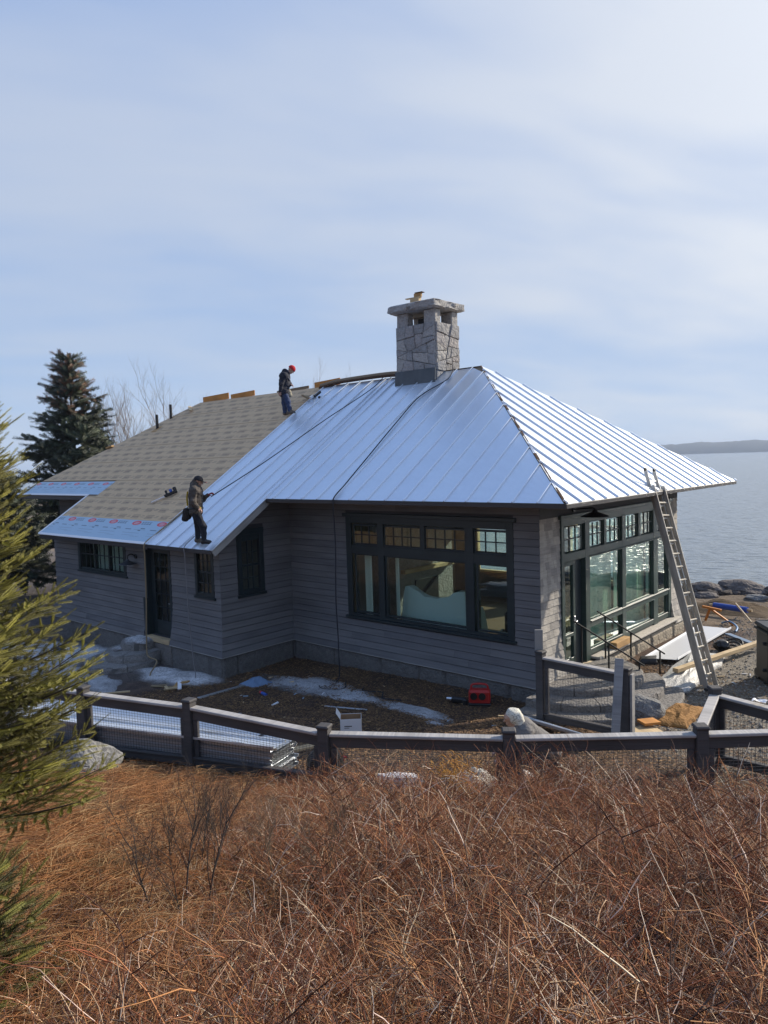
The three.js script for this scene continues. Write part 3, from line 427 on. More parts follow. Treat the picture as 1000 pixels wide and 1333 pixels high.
// windows
function windowPart(name, parent, casing, mats, panes, muntins, glass, W) {
  const w = mesh(name, merge(casing), mats[0], parent);
  for (const [u0, u1, y0, y1, o = -0.012] of panes) mesh('pane', wbox(W, u0, u1, y0, y1, o - 0.002, o + 0.002), glass, w);
  for (const [u0, u1, y0, y1, o = -0.008] of muntins) mesh('muntin', wbox(W, u0, u1, y0, y1, o - 0.014, o + 0.014), mats[1], w);
  return w;
}
const grid = (u0, u1, y0, y1, nu, ny, t = 0.024) => { const r = []; for (let i = 1; i < nu; i++) { const u = lerp(u0, u1, i / nu); r.push([u - t / 2, u + t / 2, y0, y1]); } for (let j = 1; j < ny; j++) { const y = lerp(y0, y1, j / ny); r.push([u0, u1, y - t / 2, y + t / 2, -0.006]); } return r; };
{ // the big front window: four transom lights over three large ones
  const W = Wz(0), B = (u0, u1, y0, y1, o0, o1) => wbox(W, u0, u1, y0, y1, o0, o1, 0.006);
  const tr = [[-5.40, -4.62], [-4.34, -3.23], [-3.035, -1.92], [-1.62, -0.81]], lw = [[-5.36, -4.60], [-4.31, -1.93], [-1.565, -0.82]];
  const c = [B(-5.66, -5.48, 0.92, 3.53, 0, 0.05), B(-0.79, -0.61, 0.92, 3.53, 0, 0.05), B(-5.74, -0.53, 3.53, 3.62, 0, 0.09), B(-5.48, -0.79, 3.36, 3.53, 0, 0.045), B(-5.72, -0.55, 0.86, 0.92, 0, 0.10), B(-5.48, -0.79, 0.92, 1.0, -0.02, 0.045), B(-5.48, -0.79, 2.56, 2.80, -0.1, 0.035), B(-4.56, -4.37, 0.92, 3.4, -0.1, 0.042), B(-1.89, -1.66, 0.92, 3.4, -0.1, 0.042), B(-3.2, -3.06, 2.8, 3.4, -0.1, 0.03)];
  const ring = (u0, u1, y0, y1, t) => { c.push(B(u0 - t, u0, y0 - t, y1 + t, -0.09, 0.0), B(u1, u1 + t, y0 - t, y1 + t, -0.09, 0.0), B(u0, u1, y0 - t, y0, -0.09, 0.0), B(u0, u1, y1, y1 + t, -0.09, 0.0)); };
  const panes = [], mun = [];
  tr.forEach(([a, b], i) => { ring(a, b, 2.84, 3.29, 0.045); panes.push([a, b, 2.84, 3.29]); mun.push(...grid(a, b, 2.84, 3.29, i % 3 ? 4 : 3, 2)); });
  lw.forEach(([a, b]) => { ring(a, b, 1.06, 2.53, 0.05); panes.push([a, b, 1.06, 2.53]); });
  windowPart('window', house, c, [M.green, M.greenDark], panes, mun, M.glass, W);
}
{ // sea side: five transoms, door, tall lights
  const W = Wx(0), B = (u0, u1, y0, y1, o0, o1) => wbox(W, u0, u1, y0, y1, o0, o1, 0.006);
  const tr = [[-1.95, -1.08], [-3.07, -2.30], [-4.07, -3.27], [-5.17, -4.37], [-6.22, -5.40], [-7.27, -6.56]], big = [[-4.10, -2.35], [-6.19, -4.38], [-7.28, -6.55]];
  const c = [B(-1.02, -0.88, 0.05, 3.53, -0.03, 0.06), B(-7.52, -7.32, 0.12, 3.53, -0.03, 0.06), B(-7.6, -0.80, 3.53, 3.62, 0, 0.10), B(-7.4, -1.0, 3.36, 3.53, -0.05, 0.045), B(-7.4, -1.0, 2.56, 2.75, -0.1, 0.05), B(-7.36, -2.24, 2.545, 2.575, 0.05, 0.09), B(-2.28, -2.05, 0.05, 3.4, -0.1, 0.055)];
  for (const [a, b] of [[-4.35, -4.12], [-6.53, -6.21]]) c.push(B(a, b, 0.1, 3.4, -0.1, 0.055)); for (const [a, b] of [[-3.24, -3.10], [-5.37, -5.20]]) c.push(B(a, b, 2.75, 3.4, -0.1, 0.04));
  c.push(B(-7.35, -2.28, 0.86, 1.03, -0.1, 0.05), B(-7.35, -2.28, 0.99, 1.02, 0.05, 0.085), B(-7.35, -2.28, 0.2, 0.34, -0.1, 0.05));
  const panes = [], mun = [];
  tr.forEach(([a, b]) => { panes.push([a, b, 2.78, 3.33]); c.push(B(a - 0.05, a, 2.75, 3.36, -0.09, 0), B(b, b + 0.05, 2.75, 3.36, -0.09, 0)); mun.push(...grid(a, b, 2.78, 3.33, 3, 2, 0.03)); });
  big.forEach(([a, b]) => { panes.push([a, b, 1.05, 2.55], [a, b, 0.36, 0.85]); c.push(B(a - 0.04, a, 0.34, 2.56, -0.09, 0), B(b, b + 0.04, 0.34, 2.56, -0.09, 0)); });
  const w = windowPart('window', house, c, [M.greenSea, M.greenDark], panes, mun, M.glassSea, W);
  mesh('sill', merge([bx([-0.1, 0.10, -7.75], [0.27, 0.16, -2.32], 0.012)]), std([0.58, 0.54, 0.47], 0.85, { map: rep(T.granite, 1, 1) }), w);
  const d = mesh('door', merge([B(-1.12, -1.02, 0.08, 2.54, -0.12, -0.03), B(-1.68, -1.58, 0.08, 2.54, -0.12, -0.03), B(-1.58, -1.12, 2.44, 2.54, -0.12, -0.03), B(-1.58, -1.12, 0.08, 0.30, -0.12, -0.03), B(-1.58, -1.12, 0.80, 0.88, -0.12, -0.03)]), M.greenSea, house);
  mesh('pane', wbox(W, -1.58, -1.12, 0.88, 2.44, -0.075, -0.07), M.glassSea, d); mesh('pane', wbox(W, -1.58, -1.12, 0.30, 0.80, -0.075, -0.07), M.glassSea, d);
  mesh('door_leaf', B(-2.05, -1.68, 0.08, 2.54, -0.14, -0.07), M.greenDark, d);
  mesh('handle', merge([tube([[-0.03, 1.14, -1.64], [0.03, 1.14, -1.64], [0.05, 1.13, -1.56]], 0.012, 8, 6), bx([-0.04, 1.05, -1.66], [-0.02, 1.24, -1.62], 0.004)]), M.metalTrim, d);
  mesh('threshold', bx([-0.16, 0.02, -2.26], [0.34, 0.08, -0.95], 0.012), M.pinePale, d);
}
{ // wing: strip window, panelled door, two narrow windows
  const W = Wz(2.45), B = (u0, u1, y0, y1, o0, o1) => wbox(W, u0, u1, y0, y1, o0, o1, 0.006);
  let c = [B(-15.52, -15.38, 1.72, 2.8, 0, 0.05), B(-12.67, -12.53, 1.72, 2.8, 0, 0.05), B(-15.58, -12.47, 1.66, 1.72, 0, 0.08), B(-15.58, -12.47, 2.78, 2.86, 0, 0.07), B(-15.38, -12.67, 1.72, 1.8, -0.1, 0.03), B(-15.38, -12.67, 2.7, 2.78, -0.1, 0.03)];
  const pn = [], mu = []; for (let i = 0; i < 3; i++) { const a = -15.35 + i * 0.9, b = a + 0.84; pn.push([a, b, 1.8, 2.7]); mu.push(...grid(a, b, 1.8, 2.7, 3, 2)); c.push(B(b, b + 0.06, 1.8, 2.7, -0.1, 0.02)); }
  windowPart('window', house, c, [M.green, M.greenDark], pn, mu, M.glass, W);
  mesh('curtain', merge([bx([-15.4, 1.7, 2.0], [-12.6, 2.75, 2.03])]), M.curtain, house);
  c = [B(-8.97, -8.86, 1.5, 2.86, 0, 0.05), B(-8.24, -8.13, 1.5, 2.86, 0, 0.05), B(-9.02, -8.08, 1.44, 1.5, 0, 0.08), B(-8.86, -8.24, 1.5, 1.6, -0.1, 0.04), B(-8.86, -8.24, 2.72, 2.86, -0.1, 0.04), B(-8.86, -8.24, 2.12, 2.18, -0.08, 0.0)];
  windowPart('window', house, c, [M.green, M.greenDark], [[-8.84, -8.26, 1.6, 2.12], [-8.84, -8.26, 2.18, 2.72]], [...grid(-8.84, -8.26, 1.6, 2.12, 3, 2), ...grid(-8.84, -8.26, 2.18, 2.72, 3, 2)], M.glass, W);
  const D = (u0, u1, y0, y1, o0, o1) => wbox(W, u0, u1, y0, y1, o0, o1, 0.006);
  mesh('door_frame', merge([D(-11.5, -11.38, 0.05, 2.78, -0.16, 0.05), D(-10.24, -10.14, 0.05, 2.78, -0.16, 0.05), D(-11.38, -10.24, 2.66, 2.78, -0.16, 0.05), D(-11.52, -11.36, 0, 1.2, 0.05, 0.12)]), M.green, house);
  const d = mesh('door', merge([D(-11.38, -11.2, 0.12, 2.66, -0.16, -0.1), D(-10.4, -10.24, 0.12, 2.66, -0.16, -0.1), D(-11.2, -10.4, 0.12, 0.55, -0.16, -0.1), D(-11.2, -10.4, 2.5, 2.66, -0.16, -0.1)]), M.green, house);
  mesh('pane', wbox(W, -11.2, -10.4, 0.55, 2.5, -0.132, -0.128), M.glass, d); for (const [a, b, e, f] of grid(-11.2, -10.4, 0.55, 2.5, 3, 5)) mesh('muntin', wbox(W, a, b, e, f, -0.14, -0.115), M.greenDark, d);
  mesh('handle', tube([[-10.33, 1.1, 2.35], [-10.33, 1.1, 2.42], [-10.43, 1.1, 2.42]], 0.012, 8, 6), M.metalTrim, d);
  mesh('threshold', bx([-11.42, -0.03, 2.3], [-10.2, 0.11, 2.62], 0.012), M.pine, house);
  mesh('door_sill', bx([-11.5, -0.7, 2.3], [-10.14, -0.04, 2.6], 0.02), M.step, house);
  const W2 = Wx(-7.9), E = (u0, u1, y0, y1, o0, o1) => wbox(W2, u0, u1, y0, y1, o0, o1, 0.006);
  c = [E(1.02, 1.16, 1.5, 3.24, 0, 0.05), E(1.76, 1.90, 1.5, 3.1, 0, 0.05), E(0.98, 1.94, 1.43, 1.5, 0, 0.08), E(1.0, 1.9, 3.1, 3.26, 0, 0.055), E(1.16, 1.76, 1.5, 1.62, -0.1, 0.03), E(1.16, 1.76, 2.93, 3.1, -0.1, 0.03), E(1.16, 1.76, 2.24, 2.3, -0.08, 0)];
  windowPart('window', house, c, [M.green, M.greenDark], [[1.2, 1.72, 1.62, 2.24], [1.2, 1.72, 2.3, 2.93]], [...grid(1.2, 1.72, 1.62, 2.24, 3, 2), ...grid(1.2, 1.72, 2.3, 2.93, 3, 2)], M.glass, W2);
  // interior of the wing so the panes are not see-through to outdoors
  mesh('room_lining', merge([bx([-17.1, 0, 0.3], [-8.1, 3.4, 0.36]), bx([-17.1, -0.1, 0.36], [-8.1, 0.0, 2.28])]), M.plaster, house);
}
{ // back windows over the sea give the room its light
  const W = (u, y, o) => [u, y, -8.1 + o]; const B = (u0, u1, y0, y1, o0, o1) => wbox(W, u0, u1, y0, y1, o0, o1);
  for (const [a, b] of [[-7.0, -4.4], [-3.4, -0.9]]) { const c = [B(a, a + 0.08, 0.9, 3.5, 0, 0.15), B(b - 0.08, b, 0.9, 3.5, 0, 0.15), B(a + 0.08, b - 0.08, 0.9, 0.98, 0, 0.15), B(a + 0.08, b - 0.08, 3.42, 3.5, 0, 0.15), B(a + 0.08, b - 0.08, 2.6, 2.7, 0, 0.15)]; windowPart('window', house, c, [M.pine, M.pine], [[a + 0.08, b - 0.08, 0.98, 2.6, 0.08], [a + 0.08, b - 0.08, 2.7, 3.42, 0.08]], [], M.glass, W); }
}
// things inside the room seen through the glass
{
  const cl = (pts, n, seed) => { const g = new THREE.PlaneGeometry(pts[0], pts[1], 14, 6), p = g.attributes.position; for (let i = 0; i < p.count; i++) p.setZ(i, 0.05 * Math.sin(p.getX(i) * 26 + seed)); g.computeVertexNormals(); return g; };
  for (const [x, z, ry, w] of [[-5.22, -0.32, 0, 0.2], [-4.22, -0.32, 0, 0.18], [-0.36, -3.35, 1.57, 1.9], [-0.36, -5.5, 1.57, 2.1], [-0.36, -7.0, 1.57, 0.7]]) { const g = cl([w, 2.5, 0], 0, x * 9); g.rotateY(ry); g.translate(x, 1.3, z); mesh('curtain', g, M.curtain, house); }
  // armchair-shaped bulk under a white dust sheet
  const f = (u, v) => { const x = lerp(-1.15, 1.15, u), z = lerp(-0.75, 0.75, v); const top = 0.62 + 0.20 * Math.exp(-Math.pow((x + 0.85) / 0.4, 2)) + 0.18 * Math.exp(-Math.pow((x - 0.85) / 0.4, 2)) + 0.42 * sstep(0.55, 0.25, 1 - v); const e = Math.min(u, 1 - u, v, 1 - v); return [x, lerp(0.04, top, sstep(0, 0.09, e)) + 0.015 * Math.sin(x * 17 + z * 6) * sstep(0.3, 0.0, e), z]; };
  const N = 44, pos = [], idx = []; for (let j = 0; j <= N; j++) for (let i = 0; i <= N; i++) { pos.push(...f(i / N, j / N)); if (i < N && j < N) { const k = j * (N + 1) + i; idx.push(k, k + N + 1, k + 1, k + 1, k + N + 1, k + N + 2); } }
  const g = new THREE.BufferGeometry(); g.setAttribute('position', new THREE.BufferAttribute(new Float32Array(pos), 3)); g.setIndex(idx); g.computeVertexNormals(); g.scale(0.90, 1.32, 0.85);
  const s = mesh('covered_sofa', g, M.sheet); s.position.set(-3.55, 0.05, -1.35); s.rotation.y = 0.15; tag(s, 'sofa under a white dust sheet behind the large front window', 'sofa');
  const fp = mesh('fireplace', merge([bx([-7.85, 0.05, -6.4], [-6.9, 4.1, -3.4], 0.03)]), M.stone[1]); tag(fp, 'stone fireplace inside the room behind the front window', 'fireplace');
  mesh('fire_opening', bx([-6.89, 0.1, -5.5], [-6.86, 1.1, -4.3]), M.black, fp); mesh('mantel', bx([-6.9, 1.4, -6.2], [-6.7, 1.52, -3.6], 0.01), M.pine, fp);
  const t = thing('armchair', 'dark armchair with a yellow-green cushion seen through the right front window light', 'armchair', [-1.35, 0.05, -1.3], 0.4);
  mesh('seat', chbox(0.7, 0.42, 0.7, 0.05).translate(0, 0.25, 0), M.black, t); mesh('backrest', chbox(0.7, 0.75, 0.16, 0.05).translate(0, 0.75, -0.35), M.black, t); for (const q of [-1, 1]) mesh('armrest', chbox(0.13, 0.3, 0.7, 0.04).translate(q * 0.4, 0.55, 0), M.black, t); mesh('cushion', chbox(0.55, 0.14, 0.55, 0.05).translate(0, 0.56, 0.05), std([0.45, 0.55, 0.03], 0.8), t);
}
// chimney: rough granite, stones cut to shape
{
  const ch = thing('chimney', 'tall rough granite chimney with a slab cap on the roof ridge', 'chimney'); scene.remove(ch); house.add(ch); ch.name = 'chimney'; ch.userData = {};
  const x0 = -6.78, x1 = -5.31, zf = -3.6, zb = -4.74, y0 = 6.9, y1 = 9.35;
  mesh('core', merge([bx([x0 + 0.05, y0, zb + 0.05], [x1 - 0.05, 8.95, zf - 0.05])]), M.mortar, ch);
  const R = rng(404);
  function poly(face, P, bot, depth) { // irregular stone: bevelled, bumpy front
    const cx = P.reduce((s, p) => s + p[0], 0) / P.length, cy = P.reduce((s, p) => s + p[1], 0) / P.length, ins = (k, m) => P.map(p => { const dx = cx - p[0], dy = cy - p[1], L = Math.hypot(dx, dy) || 1; const t = Math.min(k / L, 0.45); return [p[0] + dx * t, p[1] + dy * t]; });
    const pr = 0.03 + 0.035 * R(), sd = R() * 99, pos = [];
    const A = ins(0.006), B = ins(0.02); const F = (p, o) => face(p[0], p[1], o);
    const dens = ring => { const r = []; for (let i = 0; i < ring.length; i++) { const a = ring[i], b = ring[(i + 1) % ring.length], n = Math.max(1, Math.round(Math.hypot(b[0] - a[0], b[1] - a[1]) / 0.09)); for (let k = 0; k < n; k++) r.push([lerp(a[0], b[0], k / n), lerp(a[1], b[1], k / n)]); } return r; };
    const Ad = dens(A).map(p => [p[0] + 0.012 * (vnoise(p[0] * 14, p[1] * 14, sd) - 0.5), p[1] + 0.012 * (vnoise(p[0] * 14, p[1] * 14, sd + 9) - 0.5)]); const n = Ad.length, to = (p, t) => [lerp(p[0], cx, t), lerp(p[1], cy, t)];
    const lev = [[0, -depth], [0, pr * 0.5], [0.09, pr], [0.5, pr * 1.05], [1, pr * 1.1]];
    const pt = (i, l) => { const p = to(Ad[i % n], lev[l][0]); return F(p, lev[l][1] + (l > 1 ? 0.05 * (fbm(p[0] * 5 + sd, p[1] * 5, sd, 3) - 0.5) : 0)); };
    for (let l = 0; l < 4; l++) for (let i = 0; i < n; i++) { const a = pt(i, l), b = pt(i + 1, l), c = pt(i + 1, l + 1), d = pt(i, l + 1); pos.push(...a, ...b, ...c, ...a, ...c, ...d); }
    const g = new THREE.BufferGeometry(); g.setAttribute('position', new THREE.BufferAttribute(new Float32Array(pos), 3)); return boxUV(toCreasedNormals(g, 0.45)); }
  const split = (P, n) => { if (n <= 0) return [P]; let xs = P.map(p => p[0]), ys = P.map(p => p[1]); const w = Math.max(...xs) - Math.min(...xs), h = Math.max(...ys) - Math.min(...ys); if (w * h < 0.20 || Math.max(w, h) < 0.5) return [P]; const vert = w > h * (0.85 + 0.3 * R()); const c = 0.3 + 0.4 * R(), tilt = (R() - 0.5) * 0.75; const px = lerp(Math.min(...xs), Math.max(...xs), vert ? c : 0.5), py = lerp(Math.min(...ys), Math.max(...ys), vert ? 0.5 : c); const nn = vert ? [1, tilt] : [tilt, 1]; const side = p => (p[0] - px) * nn[0] + (p[1] - py) * nn[1]; const A = [], B = []; for (let i = 0; i < P.length; i++) { const a = P[i], b = P[(i + 1) % P.length], sa = side(a), sb = side(b); (sa >= 0 ? A : B).push(a); if ((sa >= 0) !== (sb >= 0)) { const t = sa / (sa - sb), q = [lerp(a[0], b[0], t), lerp(a[1], b[1], t)]; A.push(q); B.push(q); } } return [...split(A, n - 1), ...split(B, n - 1)]; };
  const faces = [[(u, y, o) => [u, y, zf + o], x0, x1, 0], [(u, y, o) => [x1 + o, y, -u], -zf, -zb, 1], [(u, y, o) => [-u, y, zb - o], -x1, -x0, 2], [(u, y, o) => [x0 - o, y, u], zb, zf, 3]];
  for (const [f, a, b, i] of faces) { const y2 = 8.95; for (const P of split([[a, y0], [b, y0], [b, y2], [a, y2]], 5)) mesh('stone', poly(f, P, 0, 0.06), M.stone[(R() * 5) | 0], ch); }
  const pw = 0.43; for (const [px, pz] of [[x0, zf], [x1 - pw, zf], [x0, zb + 0.3], [x1 - pw, zb + 0.3]]) { const g = bx([px + 0.01, 8.92, pz - 0.31], [px + pw, y1, pz], 0.03); mesh('stone', rough(g, px), M.stone[(R() * 3) | 0], ch); }
  function rough(g, s) { const p = g.attributes.position; for (let i = 0; i < p.count; i++) { const x = p.getX(i), y = p.getY(i), z = p.getZ(i); p.setXYZ(i, x + 0.03 * (vnoise(x * 9, y * 9, z * 9 + s) - 0.5), y, z + 0.03 * (vnoise(x * 9 + 5, y * 9, z * 9 + s) - 0.5)); } g.computeVertexNormals(); return g; }
  mesh('flue', merge([bx([x0 + 0.5, 8.86, zb + 0.42], [x1 - 0.5, 9.2, zf - 0.42], 0.02)]), M.black, ch);
  // cap slab
  const cx0 = -6.97, cx1 = -5.17, cz0 = -4.90, cz1 = -3.42, n = 26, pos = []; const P = (u, v, s) => [lerp(cx0, cx1, u), s ? 9.6 : 9.35, lerp(cz0, cz1, v)];
  const g = new THREE.BoxGeometry(cx1 - cx0, 0.25, cz1 - cz0, 24, 4, 20); g.translate((cx0 + cx1) / 2, 9.475, (cz0 + cz1) / 2); const pp = g.attributes.position; for (let i = 0; i < pp.count; i++) { const x = pp.getX(i), y = pp.getY(i), z = pp.getZ(i); const e = Math.max(Math.abs(x - (cx0 + cx1) / 2) / ((cx1 - cx0) / 2), Math.abs(z - (cz0 + cz1) / 2) / ((cz1 - cz0) / 2)); const k = e > 0.99 ? 0.20 : 0.03; pp.setXYZ(i, x + k * (fbm(x * 5, y * 6, z * 5, 3) - 0.5), y - (e > 0.99 && Math.abs(y - 9.475) > 0.12 ? Math.sign(y - 9.475) * 0.035 : 0) + 0.03 * (fbm(x * 4, z * 4, 7, 3) - 0.5), z + k * (fbm(x * 5 + 9, y * 6, z * 5, 3) - 0.5)); }
  mesh('cap', boxUV(toCreasedNormals(g.toNonIndexed(), 0.5)), M.stone[0], ch);
  mesh('flashing', merge([slab([RF(x0 - 0.03, -3.50, 0.02), RF(x1 + 0.03, -3.50, 0.02), [x1 + 0.03, 7.62, zf + 0.075], [x0 - 0.03, 7.62, zf + 0.075]], [0, 0.05, 1], 0.015)]), new THREE.MeshStandardMaterial({ color: lin(0.11, 0.12, 0.13), metalness: 0.8, roughness: 0.5, map: rep(T.weather, 1.4, 0.2) }), ch);
}
// vent pipes, lamps, gutters' small fittings
for (const [x, z] of [[-18.42, -2.45], [-18.42, -3.1]]) { const p = RF(x, z, 0); mesh('vent_pipe', new THREE.CylinderGeometry(0.055, 0.055, 0.62, 14).translate(p[0], p[1] + 0.26, p[2]), M.black, house); if (z > -3) mesh('vent_flashing', slab([RF(x - 0.16, z - 0.14, 0.02), RF(x + 0.18, z - 0.14, 0.02), RF(x + 0.16, z + 0.2, 0.024), RF(x - 0.14, z + 0.2, 0.024)].reverse(), [0, 1, SL], 0.008), M.ply, house); }
function wallLamp(pos, turn, label, arm) {
  const t = thing('wall_lamp', label, 'lamp', pos, turn);
  mesh('bracket', merge([new THREE.CylinderGeometry(0.07, 0.07, 0.03, 16).rotateX(Math.PI / 2), tube(arm ? [[0, 0, 0], [0, 0.02, 0.25], [0, 0.03, 0.48], [0, -0.02, 0.52]] : [[0, 0, 0], [0, 0.08, 0.12], [0, 0.05, 0.24], [0, -0.06, 0.26]], 0.018, 16, 8)]), M.iron, t);
  const s = mesh('shade', new THREE.LatheGeometry([[0.045, 0.09], [0.06, 0.05], [0.13, 0.02], [0.30, -0.05], [0.31, -0.06], [0.28, -0.055], [0.05, 0.01], [0.0, 0.02]].map(([x, y]) => new THREE.Vector2(x * (arm ? 1 : 0.85), y)), 32), arm ? M.iron : std([0.10, 0.11, 0.12], 0.4, { metalness: 0.6 }), t); s.position.set(0, arm ? -0.09 : -0.14, arm ? 0.5 : 0.26); s.castShadow = true;
  mesh('bulb', new THREE.SphereGeometry(0.04, 12, 8).translate(0, arm ? -0.13 : -0.2, arm ? 0.5 : 0.26), M.white, t);
}
wallLamp([0.055, 3.72, -1.50], Math.PI / 2, 'black gooseneck lamp over the glazed door facing the sea', true);
wallLamp([-11.96, 2.36, 2.49], 0, 'dark wall lamp with a metal shade between strip window and wing door', false);

// ---------- fences ----------
const G = (x, z, o = 0) => [x, ground(x, z) + o, z];
function fenceRun(f, pts, opt = {}) { // pts: [x, z, topY]
  const PW = 0.155;
  const dirs = []; for (let i = 0; i < pts.length - 1; i++) dirs.push(Math.atan2(pts[i + 1][0] - pts[i][0], pts[i + 1][1] - pts[i][1]));
  pts.forEach((p, i) => { if (opt.noPost && opt.noPost.includes(i)) return; const a = dirs[Math.min(i, dirs.length - 1)], b = i ? dirs[i - 1] : a, th = (a + b) / 2; const y0 = ground(p[0], p[1]) - 0.25, y1 = p[2] + 0.03;
    const m = mesh('post', merge([boxUV(chbox(PW, y1 - y0, PW, 0.008)), boxUV(chbox(PW + 0.03, 0.05, PW + 0.03, 0.014)).translate(0, (y1 - y0) / 2 + 0.02, 0)]), M.fence, f); m.position.set(p[0], (y0 + y1) / 2, p[1]); m.rotation.y = th; });
  const wires = [];
  for (let i = 0; i < pts.length - 1; i++) {
    const p = pts[i], q = pts[i + 1], d = V(q[0] - p[0], 0, q[1] - p[1]), L = d.length(); d.normalize(); const nrm = V(d.z, 0, -d.x);
    const at = (t, y) => [p[0] + d.x * t, lerp(p[2], q[2], t / L) + y, p[1] + d.z * t]; const a = PW / 2 + 0.002, b = L - PW / 2 - 0.002;
    mesh('top_rail', beam(at(a, -0.16), at(b, -0.16), 0.05, 0.16, 0.006), M.fence, f);
    mesh('cap_rail', beam(at(a, -0.055), at(b, -0.055), 0.15, 0.042, 0.008), M.fenceCap, f);
    const g0 = ground(p[0] + d.x * a, p[1] + d.z * a) + 0.16, g1 = ground(p[0] + d.x * b, p[1] + d.z * b) + 0.16; const A = at(a, 0), B = at(b, 0);
    mesh('bottom_rail', beam([A[0], g0, A[2]], [B[0], g1, B[2]], 0.05, 0.11, 0.006), M.fence, f); mesh('bottom_cap', beam([A[0], g0 + 0.075, A[2]], [B[0], g1 + 0.075, B[2]], 0.10, 0.035, 0.006), M.fence, f);
    for (const t of [a + 0.05, b - 0.05]) { const P = at(t, -0.245); const gy = lerp(g0, g1, (t - a) / (b - a)); mesh('stile', beam([P[0], gy + 0.095, P[2]], P, 0.085, 0.05, 0.006, nrm), opt.pale ? M.fence : M.fence, f); }
    if (opt.wire !== false) { const w = 0.0017; for (let y = 0; y < 14; y++) { const s = (y + 1) / 15; const ya = lerp(g0 + 0.09, A[1] - 0.24, s), yb = lerp(g1 + 0.09, B[1] - 0.24, s); wires.push(beam([A[0], ya, A[2]], [B[0], yb, B[2]], w * 2, w * 2, 0.0003)); } const nv = Math.floor(L / 0.062); for (let k = 1; k < nv; k++) { const t = a + (b - a) * k / nv, P = at(t, -0.24), gy = lerp(g0, g1, k / nv) + 0.09; wires.push(beam([P[0], gy, P[2]], P, w * 2, w * 2, 0.0003, nrm)); } }
  }
  if (wires.length) tag(mesh('wire_mesh', merge(wires), M.wire, f), null, null, null, 'stuff');
}
const fence = thing('timber_fence', 'long grey timber fence with wire mesh infill along the bushes', 'fence');
fenceRun(fence, [[-7.68, 8.84, 1.2], [-4.19, 8.01, 1.24], [-1.99, 7.40, 1.28], [0.48, 6.88, 1.26], [2.61, 5.54, 1.27], [4.57, 4.0, 1.30], [6.14, 2.66, 1.31], [8.4, 0.8, 1.3]]);
const fenceB = thing('timber_fence', 'short grey timber fence panel in front of the stone door steps', 'fence');
fenceRun(fenceB, [[0.62, 1.12, 1.06], [2.40, 1.24, 1.05]]);
{ const m = mesh('board', chbox(0.16, 0.42, 0.05, 0.006), M.tableTrim, fenceB); m.position.set(0.55, 1.32, 1.06); m.rotation.y = 0.7; }
{ const m = mesh('corner_stile', bx([2.485, -0.2, 1.17], [2.53, 1.02, 1.30], 0.006), M.tableTrim, fenceB); }
const fenceC = thing('timber_fence', 'grey timber fence section beside the ladder foot running off right', 'fence');
fenceRun(fenceC, [[4.45, 3.72, 1.2], [4.05, 1.70, 1.12], [6.05, 2.25, 1.14], [8.2, 2.9, 1.14]], { noPost: [0] });
{ const b = mesh('leaning_board', beam([2.36, -0.1, 1.64], [2.33, 1.3, 1.36], 0.15, 0.035, 0.004, V(0.66, 0, 0.75)), wood([0.36, 0.36, 0.36], 0.8)); tag(b, 'grey board leaning against the short fence by the steps', 'board'); }
{ const g = new THREE.PlaneGeometry(0.2, 0.14, 10, 8), p = g.attributes.position; for (let i = 0; i < p.count; i++) p.setZ(i, 0.07 * fbm(p.getX(i) * 22, p.getY(i) * 22, 3, 3)); g.computeVertexNormals(); g.rotateX(-Math.PI / 2); const m = mesh('foil_scrap', g, new THREE.MeshStandardMaterial({ color: lin(0.7, 0.7, 0.72), metalness: 0.6, roughness: 0.35, side: THREE.DoubleSide })); m.position.set(4.75, 1.13, 1.90); tag(m, 'crumpled silver scrap lying on the right fence rail', 'scrap'); }

// ---------- stack of new roof panels behind the fence ----------
{
  const st = thing('panel_stack', 'long stack of shiny ribbed metal roof panels on the ground behind the fence', 'sheet metal');
  const d = V(2.35, 0, -0.56).normalize(), n = V(-d.z, 0, d.x).negate(); // along, and away from the viewer
  const org = V(-6.55, 0, 8.50), R = rng(9);
  const panel = (s0, s1, w0, w1, y, mat) => { const pr = []; const P = (s, w, yy) => org.clone().addScaledVector(d, s).addScaledVector(n, w).setY(yy).toArray(); const gy = s => ground(...[org.x + d.x * s, org.z + d.z * s]); const a = gy(s0) + y, b = gy(s1) + y; const hex = (wa, wb, h0, h1) => pr.push(hexa([P(s0, wa, a + h0), P(s1, wa, b + h0), P(s1, wb, b + h0), P(s0, wb, a + h0), P(s0, wa, a + h1), P(s1, wa, b + h1), P(s1, wb, b + h1), P(s0, wb, a + h1)])); hex(w0, w1, 0, 0.004); hex(w0, w0 + 0.02, 0.004, 0.036); hex(w1 - 0.02, w1, 0.004, 0.036); return merge(pr); };
  for (let k = 0; k < 11; k++) mesh('panel', panel(0.1 + 0.08 * R(), 6.15 + 0.16 * R(), 0.02 + 0.03 * R(), 0.60 + 0.02 * R(), 0.05 + k * 0.042, null), M.galv, st);
  for (let k = 0; k < 9; k++) mesh('panel', panel(0.1 + 0.08 * R(), 5.75 + 0.14 * R(), 0.64 + 0.02 * R(), 1.22 + 0.02 * R(), 0.05 + k * 0.042, null), M.galv, st);
  mesh('panel', panel(0.0, 5.7, 0.30, 0.9, 0.05 + 11 * 0.042 + 0.004, null), M.metal[1], st);
  mesh('panel', panel(0.3, 6.3, -0.02, 0.29, 0.05 + 11 * 0.042, null), M.metal[2], st);
  for (const s of [0.8, 3, 5.4]) { const P = org.clone().addScaledVector(d, s); const Q = P.clone().addScaledVector(n, 1.25); mesh('bearer', beam([P.x, ground(P.x, P.z) + 0.0, P.z], [Q.x, ground(Q.x, Q.z) + 0.0, Q.z], 0.09, 0.09), M.pine, st); }
}
